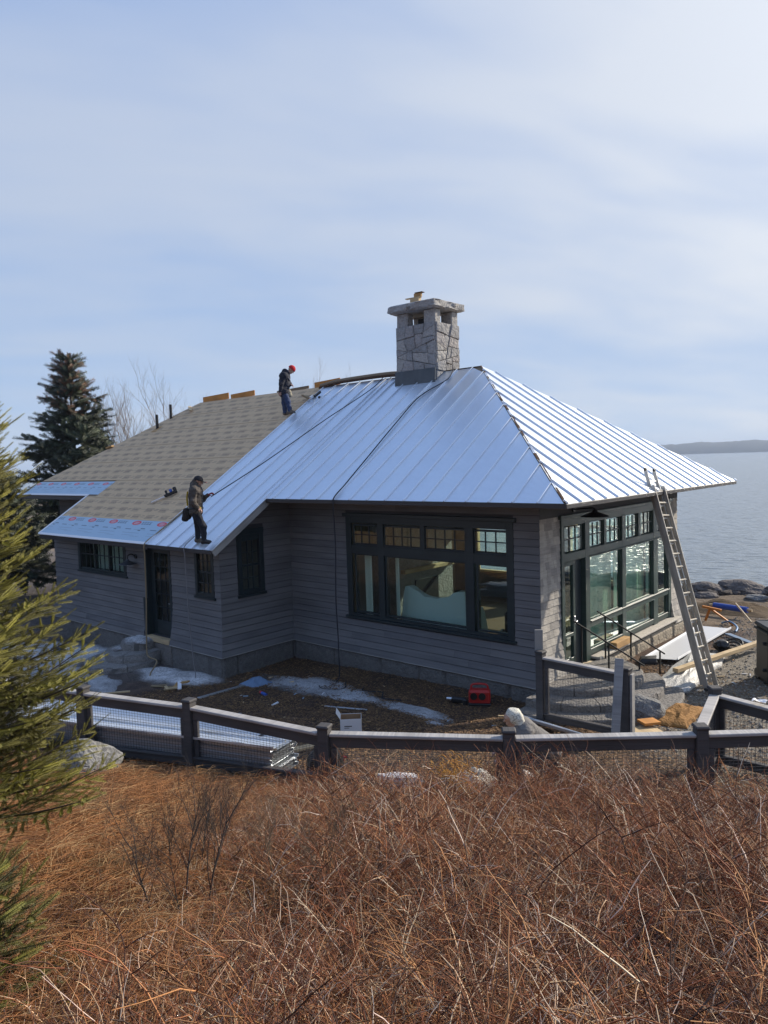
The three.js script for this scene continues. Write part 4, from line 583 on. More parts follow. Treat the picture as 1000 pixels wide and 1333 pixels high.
// ---------- extension ladder leaning on the sea side eave ----------
{
  const L = thing('extension_ladder', 'weathered aluminium extension ladder leaning on the eave at the sea end', 'ladder');
  const foot = V(2.60, ground(2.6, -2.88) + 0.02, -2.88), top = V(1.12, 4.55, -3.42); const d = top.clone().sub(foot), len = d.length(); d.normalize();
  const side = V(-0.08, 0, 1).normalize().addScaledVector(d, -V(-0.08, 0, 1).normalize().dot(d)).normalize(); const nn = new THREE.Vector3().crossVectors(side, d);
  const at = (t, s, o = 0) => foot.clone().addScaledVector(d, t).addScaledVector(side, s).addScaledVector(nn, o).toArray();
  for (const s of [-0.245, 0.245]) { mesh('rail', beam(at(0, s), at(len * 0.92, s), 0.03, 0.10, 0.004, nn), M.alu, L); mesh('rail', beam(at(len * 0.02, s * 0.86, 0.092), at(len, s * 0.86, 0.092), 0.028, 0.08, 0.004, nn), M.alu, L); mesh('foot', boxUV(chbox(0.09, 0.05, 0.14, 0.01)).translate(...at(0.01, s)), M.black, L); const e = mesh('end_cap', chbox(0.05, 0.07, 0.09, 0.012), M.black, L); e.position.set(...at(len + 0.02, s * 0.86, 0.088)); }
  for (let t = 0.25; t < len - 0.08; t += 0.305) { mesh('rung', beam(at(t, -0.20, 0.092), at(t, 0.20, 0.092), 0.04, 0.032, 0.006, nn), M.aluBright, L); if (t < len * 0.9) mesh('rung', beam(at(t + 0.05, -0.23), at(t + 0.05, 0.23), 0.035, 0.028, 0.006, nn), M.alu, L); }
}
// ---------- stone steps ----------
function tier(name, parent, cx, cz, r, y0, y1, a0, a1, mat, seed, n = 6) { // curved step cut into separate stones
  for (let k = 0; k < n; k++) { const b0 = lerp(a0, a1, k / n) + 0.008 / r, b1 = lerp(a0, a1, (k + 1) / n) - 0.008 / r, m = 7, pos = []; const ri = 0.02; const P = (t, rr, y, j) => { const a = lerp(b0, b1, t); const q = rr + (j ? 0.05 * (fbm(a * 5 + seed, y * 7, seed, 3) - 0.5) : 0); return [cx + Math.cos(a) * q, y, cz + Math.sin(a) * q]; };
    const ringU = [[r - 0.03, y1, 0], [r, y1 - 0.03, 1], [r + 0.01, (y0 + y1) / 2, 1], [r, y0, 1]]; const put = (a, b, c, e) => pos.push(...a, ...b, ...c, ...a, ...c, ...e);
    const yo = 0.012 * (vnoise(k * 3.3, seed, 1) - 0.5);
    for (let i = 0; i < m; i++) { const t = i / m, u = (i + 1) / m; put(P(t, ri, y1 + yo, 0), P(u, ri, y1 + yo, 0), P(u, r - 0.03, y1 + yo, 0), P(t, r - 0.03, y1 + yo, 0)); for (let s = 0; s < 3; s++) { const [r0, ya, j0] = ringU[s], [r1, yb, j1] = ringU[s + 1]; put(P(t, r0, ya + yo, j0), P(u, r0, ya + yo, j0), P(u, r1, yb, j1), P(t, r1, yb, j1)); } }
    for (const t of [0, 1]) put(P(t, ri, y1 + yo, 0), P(t, r - 0.03, y1 + yo, 0), P(t, r, y0, 1), P(t, ri, y0, 0));
    const g = new THREE.BufferGeometry(); g.setAttribute('position', new THREE.BufferAttribute(new Float32Array(pos), 3)); mesh(name, boxUV(toCreasedNormals(g, 0.6)), mat, parent); }
}
{
  const s = thing('stone_steps', 'round granite steps, partly snowed over, before the wing door', 'steps');
  tier('step_stone', s, -11.55, 3.28, 1.05, -0.85, -0.43, 0.4, 6.683, M.stepDark, 3, 5); tier('step_stone', s, -11.42, 2.98, 0.82, -0.5, -0.2, 0.9, 7.183, M.stepDark, 5, 4); tier('step_stone', s, -11.45, 2.82, 0.5, -0.3, 0.02, 0.2, 6.483, M.stepDark, 8, 3);
  const t = thing('stone_steps', 'curved granite steps below the glazed door behind the short fence', 'steps');
  tier('step_stone', t, 0.1, -1.2, 2.35, -0.7, -0.22, -0.55, 1.62, M.step, 13, 6); tier('step_stone', t, 0.1, -1.25, 1.95, -0.4, -0.05, -0.75, 1.62, M.step, 15, 6); tier('step_stone', t, 0.1, -1.3, 1.5, -0.2, 0.10, -1.5, 1.62, M.step, 18, 6);
  mesh('landing', bx([0.17, -0.6, -2.7], [0.75, 0.085, -0.1], 0.02), M.step, t);
}
for (const [z0, which] of [[-1.17, 'nearer'], [-2.40, 'farther']]) {
  const h = thing('handrail', `black iron handrail on the door steps, the ${which} of the pair`, 'handrail', [0, 0, 0], 0, 'iron handrails by the glazed door');
  const A = [0.16, 1.24, z0], B = [1.38, 0.18 + (z0 < -2 ? 0.0 : 0), z0 - 1.0]; const at = t => [lerp(A[0], B[0], t), lerp(A[1], B[1], t), lerp(A[2], B[2], t)];
  mesh('top_bar', beam(A, B, 0.055, 0.035, 0.006), M.iron, h); for (const t of [0.12, 0.5, 0.93]) { const p = at(t); mesh('baluster', beam([p[0], t < 0.6 ? 0.02 : -0.4, p[2]], [p[0], p[1] - 0.016, p[2]], 0.034, 0.034, 0.004, V(1, 0, 0)), M.iron, h); }
}
{ const t = mesh('door_mat', rockGeo(4, 0.2, 0.06, 0.13, 3, 0.3), M.black); t.position.set(0.62, 0.14, -1.05); tag(t, 'dark crumpled rag on the stone landing by the glazed door', 'rag'); }

// ---------- people ----------
function hand(c, dir, side, up, k = 1) { // one small hand: palm, four unequal bent fingers, thumb from the side; dir = towards the finger tips
  const d = V(...dir).normalize(), s = V(...side).normalize(), u = V(...up).normalize(), C = V(...c); const P = (a, b, e) => C.clone().addScaledVector(d, a * k).addScaledVector(s, b * k).addScaledVector(u, e * k).toArray();
  const bones = [[P(-0.01, -0.018, 0), P(0.075, -0.026, 0), 0.020, 0.015], [P(-0.01, 0.018, 0), P(0.075, 0.026, 0), 0.020, 0.015]];
  [[-0.031, 0.066], [-0.011, 0.078], [0.010, 0.072], [0.030, 0.056]].forEach(([o, L]) => { bones.push([P(0.075, o, 0), P(0.075 + L * 0.5, o, -0.014), 0.0098, 0.009], [P(0.075 + L * 0.5, o, -0.014), P(0.075 + L * 0.72, o, -0.05), 0.009, 0.0075]); });
  bones.push([P(0.012, -0.03, -0.004), P(0.05, -0.058, -0.02), 0.0125, 0.010], [P(0.05, -0.058, -0.02), P(0.078, -0.052, -0.042), 0.010, 0.008]);
  const f = caps(bones, 0.012), m = 0.15; return netMesh(f, c.map(v => v - m), c.map(v => v + m), 0.0055);
}
function headGeo(c, face, tilt) { // face: yaw angle of the gaze (0 = +x), tilt: forward pitch
  const skull = (x, y, z) => Math.hypot(x / 0.098, y / 0.118, z / 0.078) - 1;
  const f = caps([[[0.02, 0.03, 0], [-0.025, 0.035, 0], 0.082, 0.088], [[0.035, -0.05, 0], [0.045, -0.085, 0], 0.055, 0.036], [[0.09, 0.012, 0], [0.112, -0.022, 0], 0.011, 0.016], [[0.085, -0.066, -0.018], [0.085, -0.066, 0.018], 0.012, 0.012], [[-0.005, -0.005, 0.083], [-0.012, 0.02, 0.086], 0.014, 0.016], [[-0.005, -0.005, -0.083], [-0.012, 0.02, -0.086], 0.014, 0.016], [[-0.02, -0.06, 0], [-0.03, -0.14, 0], 0.055, 0.055], [[0.086, 0.03, 0.03], [0.084, 0.03, 0.05], 0.014, 0.012], [[0.086, 0.03, -0.03], [0.084, 0.03, -0.05], 0.014, 0.012]], 0.022);
  const g = netMesh(f, [-0.16, -0.22, -0.13], [0.16, 0.16, 0.13], 0.0075); const p = g.attributes.position, col = new Float32Array(p.count * 3);
  for (let i = 0; i < p.count; i++) { const x = p.getX(i), y = p.getY(i), z = p.getZ(i); let k = [0.45, 0.27, 0.19]; if (x > 0.08 && Math.abs(y - 0.022) < 0.012 && Math.abs(Math.abs(z) - 0.036) < 0.014) k = [0.05, 0.035, 0.03]; if (x > 0.085 && Math.abs(y + 0.066) < 0.006 && Math.abs(z) < 0.026) k = [0.26, 0.09, 0.08]; col.set(k, i * 3); }
  g.setAttribute('color', new THREE.BufferAttribute(col, 3)); g.rotateZ(-tilt); g.rotateY(face); g.translate(...c); return g;
}
const skinMat = new THREE.MeshStandardMaterial({ vertexColors: true, roughness: 0.6 });
const cloth = (c, o = {}) => std(c, 0.9, { bumpMap: rep(T.rough, 3, 3), bumpScale: 0.01, ...o });
const paint = (g, c) => { const a = new Float32Array(g.attributes.position.count * 3); for (let i = 0; i < a.length; i += 3) a.set(c, i); g.setAttribute('color', new THREE.BufferAttribute(a, 3)); return g; };
function wrinkle(f, amp, s) { return (x, y, z) => f(x, y, z) + amp * (fbm(x * 9 + s, y * 14, z * 9, 2) - 0.5); }
function limbs(J) { // skeleton to bones: torso, arms, legs
  const mid = (a, b) => a.map((v, i) => (v + b[i]) / 2); const n = J.neck, hm = mid(J.hipL, J.hipR), sh = mid(J.shL, J.shR);
  return { torso: [[J.shL, J.shR, 0.085, 0.085], [sh, hm, 0.135, 0.125], [J.hipL, J.hipR, 0.105, 0.105], [sh.map((v, i) => lerp(v, J.shL[i], 0.45)), hm, 0.115, 0.10], [sh.map((v, i) => lerp(v, J.shR[i], 0.45)), hm, 0.115, 0.10]], neck: [[sh, n, 0.075, 0.058], [n, J.head, 0.056, 0.054]],
    arms: [[J.shL, J.elL, 0.062, 0.047], [J.elL, J.haL, 0.045, 0.031], [J.shR, J.elR, 0.062, 0.047], [J.elR, J.haR, 0.045, 0.031]], legs: [[J.hipL, J.knL, 0.095, 0.062], [J.knL, J.anL, 0.06, 0.042], [J.hipR, J.knR, 0.095, 0.062], [J.knR, J.anR, 0.06, 0.042]], feet: [[J.anL, J.toL, 0.045, 0.035], [J.anR, J.toR, 0.045, 0.035]] };
}
const fat = (L, d) => L.map(([a, b, r, s]) => [a, b, r + d, s + d]);
function bounds(L, m) { const lo = [1e9, 1e9, 1e9], hi = [-1e9, -1e9, -1e9]; for (const [a, b, r, s] of L) for (const q of [a, b]) for (let i = 0; i < 3; i++) { lo[i] = Math.min(lo[i], q[i] - Math.max(r, s) - m); hi[i] = Math.max(hi[i], q[i] + Math.max(r, s) + m); } return [lo, hi]; }
function garment(name, bones, mat, parent, amp = 0.02, seed = 1, k = 0.05, cut) { const f0 = caps(bones, k), f1 = wrinkle(f0, amp, seed), f = cut ? (x, y, z) => Math.max(f1(x, y, z), cut(x, y, z)) : f1; const [lo, hi] = bounds(bones, 0.05); return mesh(name, boxUV(netMesh(f, lo, hi, 0.013)), mat, parent); }
function person(label, pos, turn, J, hands, tilt, face) {
  const p = thing('person', label, 'person', pos, turn); const B = limbs(J), all = [...B.torso, ...B.neck, ...B.arms, ...B.legs, ...B.feet]; const [lo, hi] = bounds(all, 0.04);
  const parts = [paint(netMesh(caps(all, 0.045), lo, hi, 0.014), [0.42, 0.25, 0.18]), headGeo(J.head, face, tilt)]; for (const h of hands) parts.push(paint(hand(...h), [0.40, 0.23, 0.17])); mesh('body', merge(parts), skinMat, p); return [p, B];
}
const boot = (p, an, to, mat) => mesh('boot', boxUV(netMesh(caps([[an, [an[0], an[1] + 0.12, an[2]], 0.062, 0.058], [[an[0] - 0.03, an[1] - 0.03, an[2]], to, 0.055, 0.045], [an, to, 0.055, 0.045]], 0.03), [Math.min(an[0], to[0]) - 0.13, Math.min(an[1], to[1]) - 0.11, Math.min(an[2], to[2]) - 0.12], [Math.max(an[0], to[0]) + 0.13, an[1] + 0.22, Math.max(an[2], to[2]) + 0.12], 0.012)), mat, p);
const YAW = 0.7209;
{ // roofer at the low corner, holding the rope
  const J = { head: [0.0, 1.60, 0.02], neck: [-0.075, 1.47, 0.02], shL: [-0.10, 1.37, -0.19], shR: [-0.07, 1.37, 0.21], hipL: [-0.12, 0.86, -0.09], hipR: [-0.10, 0.86, 0.11], knL: [-0.10, 0.46, -0.11], knR: [0.09, 0.47, 0.13], anL: [-0.13, 0.13, -0.12], anR: [0.09, 0.11, 0.13], toL: [0.00, 0.085, -0.13], toR: [0.235, 0.075, 0.13], elL: [0.03, 1.14, -0.23], haL: [0.19, 1.26, -0.16], elR: [-0.09, 1.08, 0.31], haR: [0.02, 0.94, 0.24] };
  const base = RF(-7.92, 2.93, 0.03); const [p, B] = person('roofer in dark hooded jacket, cap and harness standing at the low roof corner', base, YAW, J, [[J.haL, [0.9, 0.35, 0.2], [0.1, 0.3, -1], [-0.3, 0.9, 0.2]], [J.haR, [0.8, -0.6, 0], [0, 0, -1], [0.6, 0.8, 0]]], 0.32, 0);
  const jk = cloth([0.075, 0.062, 0.052]);
  garment('jacket', [...fat(B.torso, 0.035), ...fat(B.arms.map(([a, b, r, s], i) => i % 2 ? [a, b.map((v, k) => lerp(a[k], v, 0.86)), r, s] : [a, b, r, s]), 0.022), [[-0.11, 0.86, -0.05], [-0.1, 0.86, 0.07], 0.135, 0.135]], jk, p, 0.05, 3);
  garment('trousers', fat(B.legs, 0.022), cloth([0.014, 0.016, 0.024]), p, 0.03, 5);
  boot(p, J.anL, J.toL, cloth([0.11, 0.095, 0.075])); boot(p, J.anR, J.toR, M.black);
  garment('hood', [[[-0.13, 1.50, -0.05], [-0.12, 1.49, 0.09], 0.09, 0.09], [[-0.03, 1.46, -0.06], [-0.02, 1.46, 0.1], 0.065, 0.065], [[-0.12, 1.54, 0.02], [-0.06, 1.60, 0.02], 0.09, 0.10]], jk, p, 0.03, 8);
  const cap = mesh('cap', merge([netMesh((x, y, z) => Math.max(Math.hypot(x / 1.08, y, z) - 0.115, -y - 0.005), [-0.15, -0.05, -0.14], [0.15, 0.14, 0.14], 0.012), boxUV(chbox(0.12, 0.015, 0.15, 0.006)).translate(0.14, 0.0, 0)]), cloth([0.016, 0.015, 0.018]), p); cap.position.set(-0.005, 1.635, 0.02); cap.rotation.z = -0.34;
  mesh('cap_peak_lining', chbox(0.07, 0.008, 0.12, 0.003).translate(0.175, 1.575, 0.02), M.red, p);
  const yel = cloth([0.50, 0.34, 0.015]); mesh('harness_strap', tube([[-0.13, 1.40, 0.26], [-0.10, 1.22, 0.28], [-0.02, 1.05, 0.24], [0.06, 0.92, 0.18]], 0.022, 16, 6), yel, p); mesh('harness_strap', tube([[-0.26, 1.36, 0.12], [-0.29, 1.2, 0.1], [-0.28, 1.0, 0.1]], 0.022, 12, 6), yel, p); mesh('harness_belt', new THREE.TorusGeometry(0.18, 0.028, 8, 28).scale(0.95, 1.15, 1).rotateX(Math.PI / 2).translate(-0.11, 0.93, 0.01), M.black, p);
  mesh('tool_pouch', boxUV(netMesh(wrinkle(caps([[[-0.33, 0.87, 0.1], [-0.35, 0.70, 0.11], 0.085, 0.095], [[-0.28, 0.86, 0.0], [-0.3, 0.74, 0.0], 0.085, 0.09]], 0.04), 0.03, 4), [-0.5, 0.55, -0.15], [-0.12, 1.0, 0.26], 0.013)), cloth([0.02, 0.015, 0.014]), p);
  mesh('glove', hand(J.haL, [0.9, 0.35, 0.2], [0.1, 0.3, -1], [-0.3, 0.9, 0.2], 1.12), cloth([0.22, 0.02, 0.02]), p);
}
{ // roofer near the ridge, red beanie, looking down
  const J = { head: [0.165, 1.47, 0.0], neck: [0.06, 1.37, 0.0], shL: [-0.05, 1.27, -0.19], shR: [-0.05, 1.27, 0.19], hipL: [-0.10, 0.76, -0.09], hipR: [-0.09, 0.76, 0.09], knL: [-0.11, 0.40, -0.10], knR: [0.03, 0.43, 0.10], anL: [-0.10, 0.10, -0.10], anR: [0.09, 0.11, 0.10], toL: [0.03, 0.055, -0.11], toR: [0.22, 0.085, 0.11], elL: [0.06, 1.06, -0.24], haL: [0.12, 1.0, -0.02], elR: [-0.15, 1.01, 0.24], haR: [-0.19, 0.76, 0.24] };
  const base = RF(-10.62, -2.50, 0.02); const [p, B] = person('roofer in a red beanie and blue jeans standing near the ridge', base, YAW, J, [[J.haL, [0.8, -0.3, 0.4], [0, -0.4, -1], [0.2, 0.9, 0]], [J.haR, [-0.1, -1, 0], [1, 0, 0.2], [0, 0, 1]]], 0.75, 0);
  const jk = cloth([0.018, 0.02, 0.032]);
  garment('jacket', [...fat(B.torso, 0.045), ...fat(B.arms.map(([a, b, r, s], i) => i % 2 ? [a, b.map((v, k) => lerp(a[k], v, 0.9)), r, s] : [a, b, r, s]), 0.026), [[-0.11, 0.72, -0.06], [-0.11, 0.72, 0.06], 0.14, 0.14]], jk, p, 0.04, 13);
  garment('trousers', fat(B.legs, 0.026), cloth([0.035, 0.055, 0.12]), p, 0.03, 15);
  garment('hood', [[[-0.03, 1.42, -0.06], [-0.03, 1.42, 0.06], 0.10, 0.10], [[0.05, 1.36, -0.07], [0.06, 1.35, 0.08], 0.07, 0.07]], jk, p, 0.03, 18);
  boot(p, J.anL, J.toL, cloth([0.13, 0.115, 0.10])); boot(p, J.anR, J.toR, cloth([0.13, 0.115, 0.10]));
  const c = mesh('beanie', netMesh((x, y, z) => Math.max(Math.hypot(x / 1.08, y / 1.1, z) - 0.118 - 0.006 * Math.cos(Math.atan2(z, x) * 14), -y - 0.012), [-0.16, -0.05, -0.15], [0.16, 0.16, 0.15], 0.011), cloth([0.50, 0.012, 0.02]), p); c.position.set(0.185, 1.50, 0); c.rotation.z = -0.75;
  mesh('chest_strap', tube([[-0.02, 1.33, 0.20], [0.08, 1.22, 0.16], [0.13, 1.12, 0.05]], 0.018, 12, 6), cloth([0.22, 0.22, 0.24]), p); mesh('tool_belt', boxUV(netMesh(wrinkle(caps([[[0.07, 0.78, -0.02], [0.09, 0.66, 0.0], 0.075, 0.08]], 0.03), 0.03, 9), [-0.1, 0.5, -0.18], [0.25, 0.95, 0.18], 0.013)), cloth([0.3, 0.27, 0.2]), p);
}
{ // man crouching behind the fence with a pale cloth over his head
  const J = { head: [-0.02, 0.90, 0.0], neck: [0.08, 0.80, 0], shL: [0.17, 0.72, -0.18], shR: [0.17, 0.72, 0.18], hipL: [0.58, 0.40, -0.1], hipR: [0.58, 0.40, 0.1], knL: [0.22, 0.12, -0.14], knR: [0.22, 0.12, 0.14], anL: [0.62, 0.09, -0.12], anR: [0.62, 0.09, 0.12], toL: [0.74, 0.06, -0.12], toR: [0.74, 0.06, 0.12], elL: [0.03, 0.46, -0.24], haL: [-0.18, 0.34, -0.16], elR: [0.02, 0.46, 0.25], haR: [-0.2, 0.33, 0.15] };
  const gx = 1.86, gz = 4.22; const [p, B] = person('person crouching behind the fence with a pale patterned cloth over the head', [gx, ground(gx, gz), gz], YAW, J, [[J.haL, [-1, -0.3, 0.1], [0, 0, 1], [0, 1, 0]], [J.haR, [-1, -0.3, -0.1], [0, 0, 1], [0, 1, 0]]], 0.15, Math.PI);
  garment('jacket', [...fat(B.torso, 0.04), ...fat(B.arms.map(([a, b, r, s], i) => i % 2 ? [a, b.map((v, k) => lerp(a[k], v, 0.86)), r, s] : [a, b, r, s]), 0.024)], cloth([0.16, 0.15, 0.14]), p, 0.04, 23); garment('trousers', fat(B.legs, 0.025), cloth([0.05, 0.05, 0.055]), p, 0.03, 25); boot(p, J.anL, J.toL, M.black); boot(p, J.anR, J.toR, M.black);
  const pat = tex(128, (u, v) => { const a = vnoise(u * 24, v * 24, 5, 24, 24) > 0.62 ? 0.45 : 0.86; return [a, a * 0.98, a * 0.92]; }); pat.repeat.set(3, 3);
  garment('head_cloth', [[[0.0, 0.955, 0], [0.03, 0.93, 0], 0.115, 0.12], [[0.06, 0.92, -0.05], [0.14, 0.76, -0.09], 0.085, 0.075], [[0.06, 0.92, 0.05], [0.15, 0.72, 0.10], 0.085, 0.07]], new THREE.MeshStandardMaterial({ color: lin(0.72, 0.70, 0.63), map: pat, roughness: 0.95 }), p, 0.05, 27, 0.06, (x, y, z) => -(Math.hypot((x + 0.12) / 0.9, (y - 0.86) / 1.0, z) - 0.105));
}

// ---------- ropes, hoses, cords ----------
const rope = (name, pts, r, m, label, cat, seg = 80) => tag(mesh(name, tube(pts, r, seg, 6), m), label, cat);
rope('safety_rope', [[-7.74, 4.18, 2.72], [-7.76, 4.98, 1.0], [-7.75, 6.2, -1.4], [-7.72, 7.3, -3.6], [-7.7, 7.68, -4.1]], 0.013, M.rope, "thin dark rope from the lower roofer's hand up to the ridge", 'rope');
rope('safety_rope', [RF(-4.95, -4.0, 0.06), RF(-4.8, -3.5, 0.055), RF(-5.15, -3.0, 0.05), RF(-5.27, -2.7, 0.05), RF(-5.16, -1.5, 0.055), RF(-5.0, -0.2, 0.05), RF(-4.86, 0.8, 0.055), RF(-4.79, OV + 0.03, 0.05), [-4.78, 3.9, OV + 0.08], [-4.74, 3.0, OV + 0.09], [-4.78, 1.6, OV + 0.1], [-4.8, 0.4, OV + 0.05], G(-4.85, 1.35, 0.02), G(-5.1, 1.65, 0.015), G(-4.7, 2.0, 0.015), G(-4.3, 1.7, 0.015), G(-4.6, 1.3, 0.03)], 0.015, M.rope, 'black rope lying down the metal roof from the chimney and hanging at the wall', 'rope', 200);
rope('cord', [G(-4.0, 1.3, 0.015), G(-3.75, 1.6, 0.015), G(-3.3, 1.45, 0.015), G(-3.0, 1.75, 0.015), G(-2.6, 1.6, 0.015)], 0.017, M.rope, 'short black cord curled on the icy ground below the large window', 'cord');
rope('drop_rope', [RF(-8.55, 2.7, 0.05), RF(-8.5, WZ + 0.04, 0.03), [-8.47, 2.7, 3.1], [-8.45, 1.0, 3.08], [-8.4, 0.2, 3.06], [-8.38, -0.1, 3.06], G(-8.3, 3.1, 0.02), G(-8.7, 3.4, 0.02), G(-9.0, 3.1, 0.02)], 0.012, M.ropeGrey, 'grey rope hanging from the low eave below the roofer', 'rope', 120);
rope('yellow_hose', [RF(-10.3, 1.6, 0.04), RF(-10.36, 2.7, 0.04), RF(-10.38, WZ + 0.05, 0.03), [-10.4, 2.6, 3.1], [-10.45, 1.2, 3.1], [-10.5, 0.3, 3.12], [-10.35, -0.2, 3.2], G(-9.9, 3.2, 0.3), G(-9.6, 3.6, 0.03), G(-9.0, 3.3, 0.02), G(-8.6, 3.7, 0.02), G(-8.9, 4.0, 0.02), G(-8.3, 3.75, 0.03), G(-8.0, 3.4, 0.02), G(-8.5, 3.3, 0.03), G(-8.8, 3.6, 0.03)], 0.020, M.ropeYellow, 'ochre air hose hanging from the eave by the wing door to the snow', 'hose', 160);
// nail gun and tools left on the underlayment
{ const t = thing('nail_gun', 'nail gun with blue hose fitting lying on the brown underlayment', 'nail gun', RF(-11.85, 1.25, 0.05), 0.5); t.rotation.z = 0.35; mesh('body', merge([chbox(0.4, 0.09, 0.09, 0.02).translate(0, 0.05, 0), chbox(0.09, 0.2, 0.1, 0.02).translate(0.2, 0.1, 0)]), M.black, t); mesh('magazine', chbox(0.5, 0.05, 0.05, 0.01).translate(-0.42, 0.03, 0.02), M.galv, t); mesh('fitting', chbox(0.08, 0.1, 0.08, 0.02).translate(0.08, 0.13, 0.04), M.blue, t); mesh('grip', chbox(0.06, 0.17, 0.06, 0.015).translate(-0.1, 0.12, 0), M.black, t); }
{ const t = thing('tool_pile', 'small heap of tools and offcuts by the ridge beside the red-capped roofer', 'tools', RF(-10.15, -3.3, 0.02), 0); const R = rng(3); for (let i = 0; i < 6; i++) { const m = mesh('offcut', chbox(0.25 + 0.3 * R(), 0.04 + 0.05 * R(), 0.06, 0.008), [M.pinePale, M.black, M.galv, M.ropeYellow][i % 4], t); m.position.set(-0.4 + 0.9 * R(), 0.05 + 0.05 * i * 0.4, -0.2 + 0.3 * R()); m.rotation.set(0.4 * R(), 3 * R(), 0.3 * R()); } }
// ochre toe boards along the ridge
for (const [x0, x1, h, lab] of [[-17.6, -15.9, 0.24, 'longest ochre board along the ridge, at the far left end'], [-15.75, -14.3, 0.20, 'second ochre board from the left along the ridge'], [-11.0, -9.75, 0.22, 'ochre board on the ridge behind the red-capped roofer'], [-13.0, -11.3, 0.10, 'low brown board on the ridge left of the red-capped roofer']]) tag(mesh('ridge_board', beam([x0, 7.52 + h / 2, -4.12], [x1, 7.55 + h / 2 + 0.02, -4.12], 0.04, h, 0.006), h < 0.15 ? M.deck : M.orange), lab, 'board', 'boards fixed along the roof ridge');
tag(mesh('wood_offcut', beam(RF(-18.0, -3.75, 0.06), RF(-17.3, -3.35, 0.12), 0.12, 0.03), M.pine), 'short board tilted on the left end of the ridge', 'board');
tag(mesh('wood_offcut', beam(RF(-20.4, -1.35, 0.05), RF(-20.1, -1.45, 0.06), 0.16, 0.06), M.ply), 'ochre wood block on the left roof hip', 'block');
{ const t = thing('wood_scrap', 'two pieces of scrap wood on top of the chimney cap', 'wood scrap', [-6.2, 9.6, -3.85], 0.1); t.scale.setScalar(0.74); mesh('block', boxUV(chbox(0.42, 0.26, 0.2, 0.006)).translate(0, 0.13, 0), M.pine, t); mesh('board', boxUV(chbox(0.72, 0.03, 0.16, 0.004)).translate(-0.1, 0.28, 0), M.pine, t); mesh('board', boxUV(chbox(0.34, 0.14, 0.1, 0.004)).translate(0.12, 0.37, 0), M.ply, t); mesh('board', boxUV(chbox(0.36, 0.03, 0.2, 0.004)).translate(0.2, 0.455, 0), M.rust, t); }

// ---------- things on the ground ----------
function sheetThing(name, poly, dy, amp, mat, label, cat, seed, n = 26) { // a crumpled sheet over the ground inside a quad, with thickness
  const [a, b, c, d] = poly, pos = [], idx = []; const P = (u, v) => [lerp(lerp(a[0], b[0], u), lerp(d[0], c[0], u), v), lerp(lerp(a[1], b[1], u), lerp(d[1], c[1], u), v)];
  for (const s of [0, 1]) for (let j = 0; j <= n; j++) for (let i = 0; i <= n; i++) { const u = i / n, v = j / n, e = Math.min(u, 1 - u, v, 1 - v); let [x, z] = P(u, v); x += 0.16 * (fbm(u * 4 + seed, v * 4, 1, 2) - 0.5) * Math.min(1, Math.hypot(b[0] - a[0], b[1] - a[1])); z += 0.16 * (fbm(u * 4, v * 4 + seed, 2, 2) - 0.5) * Math.min(1, Math.hypot(d[0] - a[0], d[1] - a[1])); const rid = 1 - Math.abs(2 * fbm(u * 5 + seed, v * 5, 5, 3) - 1); const bump = amp * (0.55 * rid + 0.45 * fbm(u * 2.5 + seed, v * 2.5, 6, 2)) * Math.pow(sstep(0, 0.5, e), 0.7); pos.push(x, ground(x, z) + (s ? dy * (e > 0 ? 1 : 0.5) + bump : -0.01), z); }
  const q = (n + 1) * (n + 1); for (let j = 0; j < n; j++) for (let i = 0; i < n; i++) { const k = j * (n + 1) + i; idx.push(q + k, q + k + n + 1, q + k + 1, q + k + 1, q + k + n + 1, q + k + n + 2, k, k + 1, k + n + 1, k + 1, k + n + 2, k + n + 1); if (i === 0) idx.push(k, k + n + 1, q + k, q + k, k + n + 1, q + k + n + 1); if (i === n - 1) idx.push(k + 1, q + k + 1, k + n + 2, q + k + 1, q + k + n + 2, k + n + 2); if (j === 0) idx.push(k, q + k, k + 1, q + k, q + k + 1, k + 1); if (j === n - 1) { const r = k + n + 1; idx.push(r, r + 1, q + r, r + 1, q + r + 1, q + r); } }
  let g = new THREE.BufferGeometry(); g.setAttribute('position', new THREE.BufferAttribute(new Float32Array(pos), 3)); g.setIndex(idx); g = toCreasedNormals(g, 0.7); const m = mesh(name, boxUV(g), mat); m.material.side = THREE.DoubleSide; return tag(m, label, cat);
}
